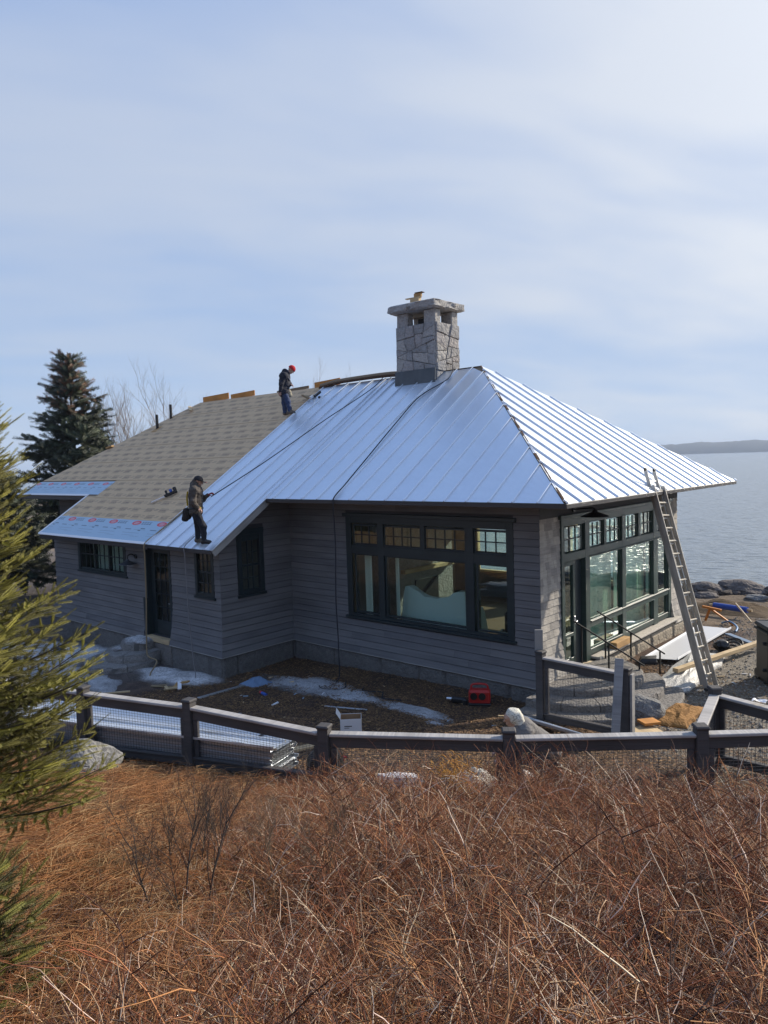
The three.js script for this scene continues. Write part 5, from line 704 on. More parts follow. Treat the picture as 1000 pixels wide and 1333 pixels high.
// snow and ice, irregular low mounds
function snowPatch(cx, cz, rx, rz, th, mat, label, seed, rot = 0) {
  const na = 110, nr = 22, pos = [], idx = [], col = []; for (let r = 0; r <= nr; r++) for (let a = 0; a < na; a++) { const A = a / na * 2 * Math.PI, q = r / nr; const e = 0.55 + 0.9 * fbm(Math.cos(A) * 1.6 + seed, Math.sin(A) * 1.6, seed, 4); let lx = Math.cos(A) * rx * e * q, lz = Math.sin(A) * rz * e * q; const x = cx + lx * Math.cos(rot) - lz * Math.sin(rot), z = cz + lx * Math.sin(rot) + lz * Math.cos(rot); const y = ground(x, z) - 0.03 + (th + 0.03) * Math.pow(1 - Math.pow(q, 3), 0.7) * (0.35 + 0.9 * fbm(x * 1.7, z * 1.7, seed, 4)); pos.push(x, y, z); const mel = clamp(sstep(1.0, 0.45, q + 0.9 * (fbm(x * 1.3 + seed, z * 1.3, seed + 3, 4) - 0.5)) * (0.55 + 0.75 * fbm(x * 2.6, z * 2.6, seed + 7, 3))); col.push(lerp(0.16, 1, mel), lerp(0.13, 1, mel), lerp(0.11, 1, mel)); if (r < nr) { const k = r * na + a, k1 = r * na + (a + 1) % na; idx.push(k, k1, k + na, k1, k1 + na, k + na); } }
  const g = new THREE.BufferGeometry(); g.setAttribute('position', new THREE.BufferAttribute(new Float32Array(pos), 3)); g.setIndex(idx); g.setAttribute('color', new THREE.BufferAttribute(new Float32Array(col), 3)); g.computeVertexNormals(); return tag(mesh('snow_patch', boxUV(g), mat), label, 'snow');
}
snowPatch(-14.5, 3.8, 2.9, 1.3, 0.10, M.snow, 'snow patch along the foundation left of the round steps', 2, -0.2);
snowPatch(-12.6, 4.9, 2.6, 1.2, 0.03, M.ice, 'thin grey ice sheet in front of the round steps', 6, 0.2);
snowPatch(-9.2, 3.3, 1.9, 0.75, 0.09, M.snow, 'snow patch right of the round steps under the hose', 9, -0.12);
snowPatch(-10.2, 4.6, 1.2, 0.5, 0.025, M.ice, 'small ice sheet by the fence end of the trodden yard', 12, 0.3);
snowPatch(-4.9, 1.9, 2.6, 0.72, 0.05, M.ice, 'long dirty ice patch below the large window', 15, 0.05);
snowPatch(-2.2, 1.95, 1.5, 0.32, 0.04, M.ice, 'narrow ice strip tapering towards the red toolbox', 18, 0.04);
snowPatch(-1.1, 2.35, 0.35, 0.15, 0.04, M.ice, 'last little patch of ice near the crouching person', 22, 0);
{ const m = snowPatch(-12.0, 3.35, 0.5, 0.62, 0.09, M.snow, 'snow lying on the lower round stone step', 25, 0.2); m.position.y = 0.19; const k = snowPatch(-11.45, 2.82, 0.52, 0.42, 0.10, M.snow, 'cap of snow on the top round step', 27, 0.2); k.position.y = 0.63; const q = snowPatch(-11.75, 3.1, 0.45, 0.42, 0.08, M.snow, 'snow on the middle round step', 29, 0.2); q.position.y = 0.41; }
const board = (name, p, q, w, h, mat, label, cat, group, lift = 0) => tag(mesh(name, beam([p[0], ground(p[0], p[1]) + h / 2 + lift, p[1]], [q[0], ground(q[0], q[1]) + h / 2 + lift, q[1]], w, h, 0.004), mat), label, cat, group);
board('wood_block', [-6.5, 6.05], [-5.95, 5.85], 0.14, 0.05, M.pinePale, 'leftmost of three pale wood blocks on the dark soil behind the fence', 'block', 'three wood blocks behind the fence');
board('wood_block', [-5.62, 5.95], [-5.45, 5.42], 0.14, 0.05, M.pinePale, 'middle of three pale wood blocks, turned towards the house', 'block', 'three wood blocks behind the fence');
board('wood_block', [-4.4, 5.6], [-3.85, 5.45], 0.14, 0.05, M.pinePale, 'right one of three pale wood blocks, beside the metal stack', 'block', 'three wood blocks behind the fence');
board('stick', [-9.5, 5.35], [-8.95, 4.55], 0.06, 0.04, M.pine, 'thin pale lath on the mud left of the fence post', 'lath');
board('stick', [-8.95, 5.2], [-8.45, 5.05], 0.06, 0.03, M.ropeGrey, 'small grey wood splinter on the mud', 'splinter');
board('plank', [-1.7, 6.1], [-1.55, 4.6], 0.16, 0.045, M.pine, 'raw pine plank on the ground between metal stack and cardboard box', 'plank', null, 0.05);
board('metal_strip', [-6.75, 4.05], [-6.75, 2.6], 0.11, 0.03, M.galv, 'blue-grey metal strip on the ground before the wing corner', 'metal strip');
board('metal_strip', [-3.75, 2.85], [-2.8, 2.5], 0.05, 0.02, M.galv, 'short thin metal strip on the soil behind the cardboard box', 'metal strip');
sheetThing('blue_rag', [[-6.95, 2.75], [-6.35, 2.75], [-6.25, 2.2], [-6.85, 2.1]], 0.03, 0.22, std([0.14, 0.22, 0.34], 0.7), 'crumpled blue plastic wrap at the end of the metal strip', 'plastic wrap', 4, 18);
{ const m = mesh('drink_can', new THREE.CylinderGeometry(0.035, 0.035, 0.26, 14).rotateZ(Math.PI / 2), M.blue); m.position.set(-5.65, ground(-5.65, 3.0) + 0.035, 3.0); m.rotation.y = -0.2; tag(m, 'small blue and red tube lying on the soil', 'tube'); mesh('end', new THREE.CylinderGeometry(0.036, 0.036, 0.08, 14).rotateZ(Math.PI / 2).translate(-0.12, 0, 0), M.red, m); }
{ const R = rng(61); for (let i = 0; i < 5; i++) { const x = -8.35 + 0.5 * R(), z = 3.5 + 0.6 * R(); const m = mesh('wood_scrap', chbox(0.15 + 0.25 * R(), 0.04, 0.07 + 0.05 * R(), 0.005), [M.pine, M.ply, M.white][i % 3]); m.position.set(x, ground(x, z) + 0.06 + 0.02 * i, z); m.rotation.set(0.2 * R(), R() * 3, 0.2 * R()); tag(m, ['pale wood scrap', 'ochre wood scrap', 'white paper scrap', 'second pale wood scrap', 'second ochre wood scrap'][i] + ' in the litter heap below the grey hanging rope', 'scrap', 'scraps under the wing corner'); } }
{ const t = sheetThing('dark_bag', [[-14.6, 3.5], [-13.9, 3.8], [-14.0, 4.2], [-14.7, 3.9]], 0.05, 0.3, std([0.09, 0.11, 0.14], 0.6), 'dark folded tarpaulin half in the snow at the foundation', 'tarpaulin', 8, 16); }
{ // open white carton
  const t = thing('cardboard_box', 'tall open white cardboard box standing behind the fence', 'box', [-1.63, ground(-1.63, 4.2), 4.2], 0.75); const wd = 0.30, h = 0.44;
  const bmat = std([0.68, 0.69, 0.70], 0.8), inn = std([0.36, 0.22, 0.12], 0.9); const wall = (a, b) => mesh('panel', bx(a, b, 0.002), bmat, t);
  wall([-0.19, 0, 0.15], [0.19, h, 0.156]); wall([-0.19, 0, -0.156], [0.19, h, -0.15]); wall([-0.196, 0, -0.15], [-0.19, h, 0.15]); wall([0.19, 0, -0.15], [0.196, h, 0.15]); mesh('lining', merge([bx([-0.186, 0.01, 0.143], [0.186, h - 0.005, 0.148]), bx([-0.186, 0.01, -0.148], [0.186, h - 0.005, -0.143]), bx([-0.188, 0.01, -0.142], [-0.183, h - 0.005, 0.142]), bx([0.183, 0.01, -0.142], [0.188, h - 0.005, 0.142])]), inn, t);
  const flap = (pts, n) => mesh('flap', slab(pts, n, 0.005), bmat, t); flap([[-0.196, h, -0.15], [-0.196, h, 0.15], [-0.27, h + 0.12, 0.15], [-0.27, h + 0.12, -0.15]], [-1, -0.5, 0]); mesh('print', merge([bx([-0.12, 0.30, 0.157], [0.02, 0.315, 0.159]), bx([-0.12, 0.27, 0.157], [-0.03, 0.28, 0.159])]), M.black, t);
}
{ // red power tool case
  const t = thing('red_compressor', 'red portable air compressor on the ground against the foundation', 'compressor', [-1.02, ground(-1.02, 0.85), 0.85], 0.55);
  mesh('case', boxUV(chbox(0.46, 0.30, 0.26, 0.04)).translate(0, 0.19, 0), M.red, t); mesh('handle', tube([[-0.18, 0.34, 0], [-0.16, 0.43, 0], [0.16, 0.43, 0], [0.18, 0.34, 0]], 0.022, 20, 8), M.red, t); for (const x of [-0.12, 0.06]) mesh('gauge', new THREE.CylinderGeometry(0.075, 0.075, 0.03, 20).rotateX(Math.PI / 2).translate(x, 0.22, 0.14), M.black, t); mesh('base', chbox(0.48, 0.06, 0.28, 0.015).translate(0, 0.03, 0), M.black, t);
}
{ const t = thing('drill', 'black cordless tool with its lead lying left of the red compressor', 'power tool', [-1.42, ground(-1.42, 1.05), 1.05], 0.3); mesh('body', boxUV(chbox(0.34, 0.12, 0.12, 0.03)).translate(0, 0.09, 0), M.black, t); mesh('grip', chbox(0.1, 0.14, 0.1, 0.02).translate(0.16, 0.07, 0.06), M.black, t); mesh('chuck', new THREE.CylinderGeometry(0.03, 0.04, 0.12, 12).rotateZ(Math.PI / 2).translate(-0.22, 0.1, 0), M.galv, t); }
for (const [i, dx] of [[0, 0], [1, 0.12], [2, 0.24]]) { const p = [0.05 + dx * 0.5, 1.15 + dx], q = [2.0 + dx * 0.4, 1.78 + dx]; const m = mesh('metal_channel', merge([beam([p[0], ground(...p) + 0.10 + 0.03 * i, p[1]], [q[0], ground(...q) + 0.14 + 0.03 * i, q[1]], 0.11, 0.012, 0.002), beam([p[0] - 0.02, ground(...p) + 0.125 + 0.03 * i, p[1] + 0.05], [q[0] - 0.02, ground(...q) + 0.165 + 0.03 * i, q[1] + 0.05], 0.012, 0.05, 0.002)]), M.galv); tag(m, ['grey metal channel nearest the house below the short fence', 'middle grey metal channel below the short fence', 'grey metal channel nearest the viewer below the short fence'][i], 'metal strip', 'metal channels on the ground'); }
sheetThing('newspaper', [[1.02, 6.45], [1.32, 6.62], [1.72, 6.28], [1.35, 6.0]], 0.34, 0.07, std([0.68, 0.68, 0.72], 0.9), 'white crumpled paper sheet at the foot of the bushes', 'paper', 31, 20);
sheetThing('white_bag', [[1.72, 5.95], [2.28, 5.95], [2.45, 5.35], [1.95, 5.35]], 0.30, 0.28, std([0.56, 0.55, 0.50], 0.85), 'dirty white plastic bag among the bushes below the fence', 'bag', 37, 22);
sheetThing('white_rag', [[2.55, 5.42], [2.72, 5.35], [2.76, 5.1], [2.58, 5.15]], 0.42, 0.12, std([0.62, 0.60, 0.57], 0.9), 'small white rag caught in the bushes by the fence post', 'rag', 43, 12);
{ const m = mesh('rubbish_bag', rockGeo(12, 0.26, 0.42, 0.24, 4, 0.3), std([0.012, 0.012, 0.013], 0.3)); m.position.set(0.2, ground(0.2, 6.6) + 0.28, 6.6); tag(m, 'black rubbish bag beside the fence post', 'bag'); }
{ const t = thing('snips', 'pair of tin snips with red handles on the soil near the fence post', 'snips', [-0.85, ground(-0.85, 5.5) + 0.03, 5.5], 0.4); for (const s of [-1, 1]) mesh('handle', tube([[0, 0, 0], [0.12, 0.02, s * 0.05], [0.26, 0.02, s * 0.05]], 0.018, 14, 6), M.red, t); mesh('blade', merge([beam([0, 0, 0.012], [-0.2, 0, 0.03], 0.03, 0.012), beam([0, 0.012, -0.012], [-0.2, 0.012, -0.03], 0.03, 0.012)]), M.aluBright, t); }
{ const R = rng(83), L = [], g = new THREE.BoxGeometry(1, 0.16, 0.34); const spots = []; for (let i = 0; i < 150; i++) { const a = R() < 0.55; const x = a ? -9 + 9 * R() : 1.3 + 2.2 * R(), z = a ? 1.0 + 5.5 * R() : -6 + 6.5 * R(); if (sideD(x, z) > -0.3 || (a && x < -7.6 && z < 3) || (!a && x < 2 && z > -2)) continue; const s = 0.04 + 0.16 * R() * R(); const m = new THREE.Matrix4().makeRotationFromEuler(new THREE.Euler(0.3 * (R() - 0.5), R() * 6, 0.3 * (R() - 0.5))); m.scale(V(s, s * (0.5 + R()), s * (0.4 + R()))); m.setPosition(x, ground(x, z) + 0.02, z); const q = R(), c = q < 0.4 ? [0.6, 0.45, 0.26] : q < 0.65 ? [0.7, 0.7, 0.72] : q < 0.85 ? [0.34, 0.2, 0.09] : [0.3, 0.4, 0.5]; L.push([m, c]); } const o = new THREE.InstancedMesh(g, std([1, 1, 1], 0.8), L.length); L.forEach(([m, c], i) => { o.setMatrixAt(i, m); o.setColorAt(i, lin(...c)); }); o.name = 'building_litter'; scene.add(o); tag(o, 'small wood, paper and metal scraps strewn over the yard', 'litter', null, 'stuff'); }
// sea side yard
{ const t = thing('metal_sheet', 'long pale metal sheet lying on the gravel along the stone base', 'sheet metal'); const y = 0.10; const c = [[0.62, -4.15], [1.35, -4.35], [1.22, -9.2], [0.30, -9.2]]; mesh('pan', slab(c.map(([x, z]) => [x, ground(x, z) + y + 0.02, z]), [0, 1, 0], 0.012), std([0.55, 0.56, 0.58], 0.55, { metalness: 0.25 }), t); const e = (p, q) => mesh('upturned_edge', beam([p[0], ground(...p) + y + 0.045, p[1]], [q[0], ground(...q) + y + 0.045, q[1]], 0.012, 0.06, 0.002), M.white, t); e(c[1], c[2]); e(c[3], c[0]); }
sheetThing('dark_pad', [[0.45, -4.2], [0.8, -4.5], [0.95, -4.1], [0.6, -3.85]], 0.14, 0.05, M.black, 'black rubber pad on the near end of the pale metal sheet', 'pad', 51, 10);
board('cedar_block', [0.2, -3.2], [0.22, -4.0], 0.18, 0.16, M.ply, 'reddish cedar bundle on the stone sill under the tall windows', 'wood bundle', null, 0.17 - ground(0.2, -3.6));
sheetThing('foil_tarp', [[1.55, -1.9], [2.35, -2.3], [2.15, -5.6], [1.25, -5.9]], 0.07, 0.22, M.foil, 'crumpled silvery tarpaulin on the gravel under the ladder', 'tarpaulin', 57, 40);
board('lumber', [1.75, -3.05], [2.65, -7.0], 0.14, 0.09, M.pine, 'long pine beam lying across the tarpaulin behind the ladder', 'beam', null, 0.2);
sheetThing('rust_tarp', [[2.2, -0.1], [2.95, -0.2], [2.95, -1.5], [2.3, -1.5]], 0.05, 0.20, std([0.27, 0.13, 0.03], 0.9, { bumpMap: rep(T.rough, 2, 2), bumpScale: 0.02 }), 'rust brown cloth heap on the gravel beside the steps', 'cloth', 63, 24);
{ const a = board('plywood_piece', [2.25, 0.75], [2.6, 0.25], 0.34, 0.03, M.pine, 'pale plywood offcut lying at the foot of the short fence', 'plywood', null, 0.06); const b = board('plywood_piece', [2.3, 0.35], [2.5, 0.05], 0.26, 0.05, M.orange, 'orange wood piece on top of the plywood offcut', 'wood piece', null, 0.13); }
for (const [x, z, s, sd, l] of [[1.95, -0.35, 0.5, 3, 'grey boulder beside the curved granite steps'], [1.55, -0.9, 0.35, 8, 'smaller boulder between the steps and the tarpaulin']]) { const m = mesh('boulder', rockGeo(sd, s, s * 0.62, s * 0.8, 4), M.rockGrey); m.position.set(x, ground(x, z) + s * 0.25, z); tag(m, l, 'boulder'); }
{ const t = thing('trash_bin', 'black plastic wheeled bin at the right edge of the yard', 'bin', [3.6, ground(3.6, -4.15), -4.15], 0.6); mesh('body', boxUV(chbox(0.62, 1.2, 0.7, 0.03)).translate(0, 0.66, 0), std([0.014, 0.014, 0.015], 0.5), t); mesh('lid', boxUV(chbox(0.68, 0.09, 0.78, 0.03)).translate(0, 1.3, 0), std([0.016, 0.016, 0.018], 0.45), t); mesh('rim', chbox(0.7, 0.06, 0.8, 0.02).translate(0, 1.2, 0), M.black, t); for (const s of [-1, 1]) mesh('wheel', new THREE.CylinderGeometry(0.13, 0.13, 0.06, 20).rotateZ(Math.PI / 2).translate(s * 0.28, 0.13, -0.32), M.black, t); mesh('handle', tube([[-0.25, 1.28, -0.42], [-0.25, 1.3, -0.5], [0.25, 1.3, -0.5], [0.25, 1.28, -0.42]], 0.02, 16, 6), M.black, t); for (const s of [0.35, 0.95]) mesh('latch', chbox(0.1, 0.07, 0.07, 0.015).translate(-0.33, s, 0.2), M.black, t); }
{ const m = mesh('blue_roll', new THREE.CylinderGeometry(0.10, 0.10, 1.15, 20, 1).rotateZ(Math.PI / 2), std([0.02, 0.07, 0.36], 0.4)); m.position.set(0.35, ground(0.35, -12.2) + 0.33, -12.2); m.rotation.y = -0.2; tag(m, 'blue roll of sheeting lying near the shore', 'roll'); mesh('core', new THREE.CylinderGeometry(0.05, 0.05, 1.45, 12).rotateZ(Math.PI / 2), M.pine, m); }
{ const t = thing('saw_horse', 'orange folding trestle tipped over near the blue roll', 'trestle', [0.5, ground(0.5, -10.6), -10.6], 0.4); const o = std([0.55, 0.2, 0.03], 0.6); mesh('leg', beam([-0.3, 0.5, 0], [0.35, 0.05, 0.3], 0.07, 0.05), o, t); mesh('leg', beam([-0.3, 0.5, 0.0], [-0.4, 0.02, -0.4], 0.07, 0.05), o, t); mesh('top_bar', beam([-0.5, 0.52, -0.2], [0.0, 0.5, 0.25], 0.08, 0.07), o, t); mesh('brace', beam([0.5, 0.6, -0.5], [0.9, 0.1, 0.0], 0.05, 0.05), M.pinePale, t); }
board('metal_channel', [1.35, -8.4], [2.3, -7.2], 0.16, 0.05, std([0.2, 0.27, 0.36], 0.4, { metalness: 0.6 }), 'blue-grey metal channel on the gravel left of the bin', 'metal strip', null, 0.06);
rope('blue_hose', [G(0.55, -10.6, 0.05), G(0.9, -10.2, 0.18), G(1.25, -9.7, 0.1), G(1.35, -9.2, 0.03)], 0.03, std([0.12, 0.24, 0.42], 0.5), 'short piece of blue hose beyond the pale metal sheet', 'hose');
{ const t = thing('cable_coil', 'black coil of cable on the gravel behind the beam', 'cable', [1.95, ground(1.95, -6.3), -6.3]); for (let k = 0; k < 4; k++) { const m = mesh('loop', new THREE.TorusGeometry(0.2 + 0.03 * k, 0.022, 8, 32).rotateX(Math.PI / 2), M.black, t); m.position.set(0.04 * k, 0.04 + 0.04 * k, 0.03 * k); m.rotation.set(0.2 * k, 0, 0.1 * k); } mesh('reel', boxUV(rockGeo(5, 0.2, 0.14, 0.18, 3)).translate(-0.15, 0.14, 0), M.black, t); }
{ const m = sheetThing('leaf_heap', [[-1.6, -12.2], [1.4, -12.6], [1.2, -14.4], [-1.4, -14.2]], 0.02, 0.42, std([0.24, 0.165, 0.09], 1, { map: T.soil, bumpMap: rep(T.soilBump, 2, 2), bumpScale: 0.06 }), 'brown heap of dead branches and leaves near the shore', 'heap', 71, 40); }
{ const L = [], R = rng(73), g = rockGeo(91, 1, 0.62, 0.8, 2, 0.4); for (let i = 0; i < 420; i++) { const x = -9 + 18 * R(), z = seaShore(x) + 2.6 - 3.6 * R(); const s = 0.06 + 0.34 * R() * R(); const m = new THREE.Matrix4().makeRotationY(R() * 6.28); m.scale(V(s * 1.3, s * (0.6 + 0.6 * R()), s)); m.setPosition(x, ground(x, z) + s * 0.15, z); const k = 0.6 + 0.7 * R(); L.push([m, [k, k * 0.94, k * 0.88]]); } const o = new THREE.InstancedMesh(g, M.rock, L.length); L.forEach(([m, c], i) => { o.setMatrixAt(i, m); o.setColorAt(i, lin(...c)); }); o.name = 'shore_rubble'; scene.add(o); tag(o, 'broken dark rubble between the rocks along the shore', 'rubble', null, 'stuff'); }
{ const R = rng(71); const spots = [[-3.4, -16.3, 1.5], [-2.0, -16.9, 1.3], [-0.6, -17.4, 1.7], [1.0, -17.3, 1.3], [2.3, -16.6, 1.6], [3.9, -17.0, 1.9], [5.6, -16.4, 1.6], [-4.8, -17.1, 1.6], [0.3, -15.7, 0.8], [-1.6, -15.6, 0.8], [3.0, -15.2, 0.9], [-6.6, -17.0, 1.4], [7.4, -16.6, 1.7]];
  const where = ['pale flat-topped rock', 'dark rounded rock', 'broad brown rock', 'low grey rock', 'humped rock', 'cracked rock', 'long sloping rock']; spots.forEach(([x, z, s], i) => { const m = mesh('shore_rock', rockGeo(i * 3 + 1, s * 0.62, s * 0.24, s * 0.42, 5, 0.5), i % 4 ? M.rock : M.rockGrey); m.position.set(x, ground(x, z) + s * 0.02, z); m.rotation.y = (R() - 0.5) * 0.8; tag(m, `${where[i % 7]} at the water's edge, ${['first', 'second', 'third', 'fourth', 'fifth', 'sixth', 'seventh', 'eighth', 'ninth', 'tenth', 'eleventh', 'twelfth', 'thirteenth'][[...spots].sort((a, b) => a[0] - b[0]).indexOf(spots[i])]} of the shore rocks from the left`, 'rock', 'rocks along the shore'); }); }
{ const m = mesh('boulder', rockGeo(33, 0.50, 0.34, 0.40, 5, 0.34), M.rockGrey); m.position.set(-2.35, ground(-2.35, 8.95) + 0.17, 8.95); m.rotation.set(0.1, 0.8, -0.12); tag(m, 'angular grey granite boulder before the fence at the spruce', 'boulder'); const k = mesh('stone', rockGeo(35, 0.14, 0.1, 0.12, 3), std([0.38, 0.31, 0.20], 0.95)); k.position.set(-2.75, ground(-2.75, 8.75) + 0.30, 8.75); tag(k, 'small tan stone behind the granite boulder', 'stone'); }
{ const m = mesh('driftwood', rockGeo(44, 0.75, 0.13, 0.16, 4, 0.2), std([0.36, 0.31, 0.26], 0.9, { bumpMap: rep(T.grain, 2, 2), bumpScale: 0.02 })); m.position.set(5.4, ground(5.4, 4.2) + 0.08, 4.2); m.rotation.y = 0.5; tag(m, 'pale weathered log in the grass at the right edge', 'log'); }

// ---------- vegetation ----------
const M4 = (p, dir, roll, s) => { const y = dir.clone().normalize(), x0 = Math.abs(y.y) < 0.95 ? V(0, 1, 0) : V(1, 0, 0), x = new THREE.Vector3().crossVectors(x0, y).normalize(), z = new THREE.Vector3().crossVectors(x, y); const c = Math.cos(roll), q = Math.sin(roll); const X = x.clone().multiplyScalar(c).addScaledVector(z, q), Z = z.clone().multiplyScalar(c).addScaledVector(x, -q); return new THREE.Matrix4().makeBasis(X.multiplyScalar(s), y.multiplyScalar(s), Z.multiplyScalar(s)).setPosition(p); };
function instanced(name, geo, mat, list, parent, kind) { const m = new THREE.InstancedMesh(geo, mat, list.length); m.name = parent === scene ? numbered(name) : name; list.forEach(([a, c], i) => { m.setMatrixAt(i, a); if (c) m.setColorAt(i, lin(...c)); }); m.castShadow = m.receiveShadow = true; parent.add(m); if (kind) m.userData.kind = kind; return m; }
const needleMat = new THREE.MeshPhysicalMaterial({ color: 0xffffff, roughness: 0.62, side: THREE.DoubleSide });
function shootGeo(L, n, nl, nw, seed) { const R = rng(seed), pos = []; for (let i = 0; i < n; i++) { const t = i / n, y = t * L, a = i * 2.4 + R() * 0.6, up = 0.35 + 0.45 * R(); const d = V(Math.cos(a), up, Math.sin(a)).normalize(), l = nl * (0.8 + 0.4 * R()) * (t > 0.9 ? 0.8 : 1); const b = V(0, y, 0), e = b.clone().addScaledVector(d, l), s = V(-Math.sin(a), 0.2 * (R() - 0.5), Math.cos(a)).multiplyScalar(nw), m = b.clone().addScaledVector(d, l * 0.55); pos.push(b.x - s.x * 0.6, b.y, b.z - s.z * 0.6, m.x + s.x, m.y + s.y, m.z + s.z, e.x, e.y, e.z, b.x - s.x * 0.6, b.y, b.z - s.z * 0.6, e.x, e.y, e.z, m.x - s.x, m.y - s.y, m.z - s.z); }
  const tw = new THREE.CylinderGeometry(L * 0.008, L * 0.016, L, 4, 1, true).translate(0, L / 2, 0).toNonIndexed(); pos.push(...tw.attributes.position.array); const g = new THREE.BufferGeometry(); g.setAttribute('position', new THREE.BufferAttribute(new Float32Array(pos), 3)); g.computeVertexNormals(); return g; }
function spruce(name, label, pos, H, opt) {
  const R = rng(opt.seed), t = thing(name, label, 'tree', pos), list = [], wood_ = [];
  const c0 = opt.color, tr = []; for (let i = 0; i <= 6; i++) tr.push([0.03 * H * (R() - 0.5) * 0.3, H * i / 6, 0.03 * H * (R() - 0.5) * 0.3]); mesh('trunk', boxUV(tube(tr, opt.r, 24, 9, 0.12)), M.bark, t);
  for (let h = opt.h0; h < H * 0.985; h += opt.gap * (0.75 + 0.5 * R()) * (h > 0.8 * H ? 0.6 : 1)) { const n = opt.whorl + (R() * 3 | 0);
    for (let k = 0; k < n; k++) { const az = k / n * 6.283 + R() * 1.1 + h * 3; const f = clamp((H - h) / (H - opt.h0)); let L = opt.spread * Math.pow(f, opt.pow || 0.8) * (opt.ragged ? 0.22 + 0.95 * R() : 0.65 + 0.55 * R()) + 0.04 * opt.spread; if (R() < (opt.miss || 0)) continue; if (opt.side) L *= opt.side(az, h); if (L < 0.05) continue;
      const lift = lerp(opt.lift0, opt.lift1, h / H) + 0.18 * (R() - 0.5), droop = opt.droop; const d = V(Math.cos(az), 0, Math.sin(az)), s = V(-d.z, 0, d.x); const hh = Math.min(h + (opt.ragged ? 1.0 : 0.5) * (R() - 0.5) * opt.gap, H * 0.98);
      const P = u => V(0, hh, 0).addScaledVector(d, L * u).add(V(0, L * (lift * u - droop * u * u + opt.tip * u * u * u), 0)); const D = u => P(u + 0.02).sub(P(u)).normalize();
      wood_.push(tube([P(0).toArray(), P(0.5).toArray(), P(1).toArray()], Math.max(0.004, L * 0.013), 6, 4, 0.25));
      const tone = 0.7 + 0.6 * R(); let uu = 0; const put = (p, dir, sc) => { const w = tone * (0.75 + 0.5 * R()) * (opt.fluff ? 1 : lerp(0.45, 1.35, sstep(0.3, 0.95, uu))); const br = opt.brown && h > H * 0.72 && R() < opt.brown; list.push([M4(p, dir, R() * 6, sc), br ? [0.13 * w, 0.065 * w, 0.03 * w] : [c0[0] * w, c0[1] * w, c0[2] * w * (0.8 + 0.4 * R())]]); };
      for (let u = 0.18 + 0.1 * R(); u < 1; u += opt.step / L * (0.7 + 0.6 * R())) { uu = u; const p = P(u), dm = D(u); put(p, dm, opt.size);
        for (const q of [-1, 1]) { const ll = Math.min(L * 0.42 * (1.05 - u) + opt.len * 0.35, opt.maxLat) * (0.6 + 0.7 * R()); const ld = dm.clone().multiplyScalar(opt.fluff ? 0.75 : 0.52).addScaledVector(s, q * (0.7 + 0.3 * R())).add(V(0, (0.25 + (opt.fluff || 0)) * (R() - 0.45) + (opt.hang || 0), 0)).normalize(); let v = 0, pp = p.clone(); while (v < ll) { put(pp, ld.clone().add(V(0.5 * (R() - 0.5), 0.35 * (R() - 0.4), 0.5 * (R() - 0.5))), opt.size * (0.8 + 0.3 * R())); if (R() < 0.6) put(pp, ld.clone().addScaledVector(s, 0.9 * (R() - 0.5)).addScaledVector(dm, 0.7 * (R() - 0.2)).add(V(0, 0.3 * R(), 0)), opt.size * 0.75); const st = opt.len * 0.62; pp = pp.clone().addScaledVector(ld, st).add(V(0, 0.06 * st, 0)); v += st; } } }
      put(P(0.97), D(0.97), opt.size * 1.15); } }
  mesh('branches', merge(wood_), M.bark, t); instanced('foliage', opt.geo, needleMat, list, t, 'stuff'); return t;
}
const shootNear = shootGeo(0.17, 150, 0.0165, 0.0011, 5), shootFar = shootGeo(0.62, 46, 0.15, 0.020, 8);
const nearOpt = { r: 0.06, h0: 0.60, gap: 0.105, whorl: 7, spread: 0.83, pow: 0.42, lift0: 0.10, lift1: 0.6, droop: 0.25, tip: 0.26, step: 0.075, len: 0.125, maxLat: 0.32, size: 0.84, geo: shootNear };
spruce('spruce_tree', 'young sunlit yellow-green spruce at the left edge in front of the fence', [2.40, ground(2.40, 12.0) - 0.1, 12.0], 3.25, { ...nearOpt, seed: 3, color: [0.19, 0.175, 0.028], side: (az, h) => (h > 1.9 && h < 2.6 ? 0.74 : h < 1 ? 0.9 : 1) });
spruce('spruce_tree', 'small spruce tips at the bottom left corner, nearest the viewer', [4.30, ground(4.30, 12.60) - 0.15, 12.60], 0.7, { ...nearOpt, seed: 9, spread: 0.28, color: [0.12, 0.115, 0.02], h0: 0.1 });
const farOpt = { ragged: true, fluff: 1.1, r: 0.2, h0: 1.2, gap: 0.30, whorl: 4, spread: 4.6, pow: 1.0, lift0: 0.0, lift1: 0.5, droop: 0.30, tip: 0.16, step: 0.34, len: 0.5, maxLat: 1.1, size: 1, geo: shootFar, hang: -0.12 };
spruce('spruce_tree', 'tall dark spruce with russet cones at its top beyond the left roof hip', [-33.9, -0.6, -6.5], 12.2, { ...farOpt, seed: 21, color: [0.030, 0.042, 0.018], whorl: 4, miss: 0.2, brown: 0.4, side: (az, h) => (h < 5.5 && h > 2.5 ? 1 - 0.55 * Math.max(0, Math.cos(az - 0.72)) : 1) });
spruce('spruce_tree', 'dark spruce between the sunlit spruce and the far left eave', [-26.4, -0.6, 0.6], 5.4, { ...farOpt, seed: 23, spread: 2.4, color: [0.028, 0.038, 0.018] });
spruce('spruce_tree', 'low dark spruce beneath the wing eave at the left', [-21.3, -0.7, 4.6], 3.6, { ...farOpt, seed: 25, spread: 1.5, r: 0.08, gap: 0.3, color: [0.03, 0.04, 0.017] });
spruce('spruce_tree', 'dark spruce at the far left edge behind the sunlit spruce', [-21.5, -0.5, 7.6], 6.2, { ...farOpt, seed: 27, spread: 2.2, r: 0.1, color: [0.035, 0.043, 0.018] });
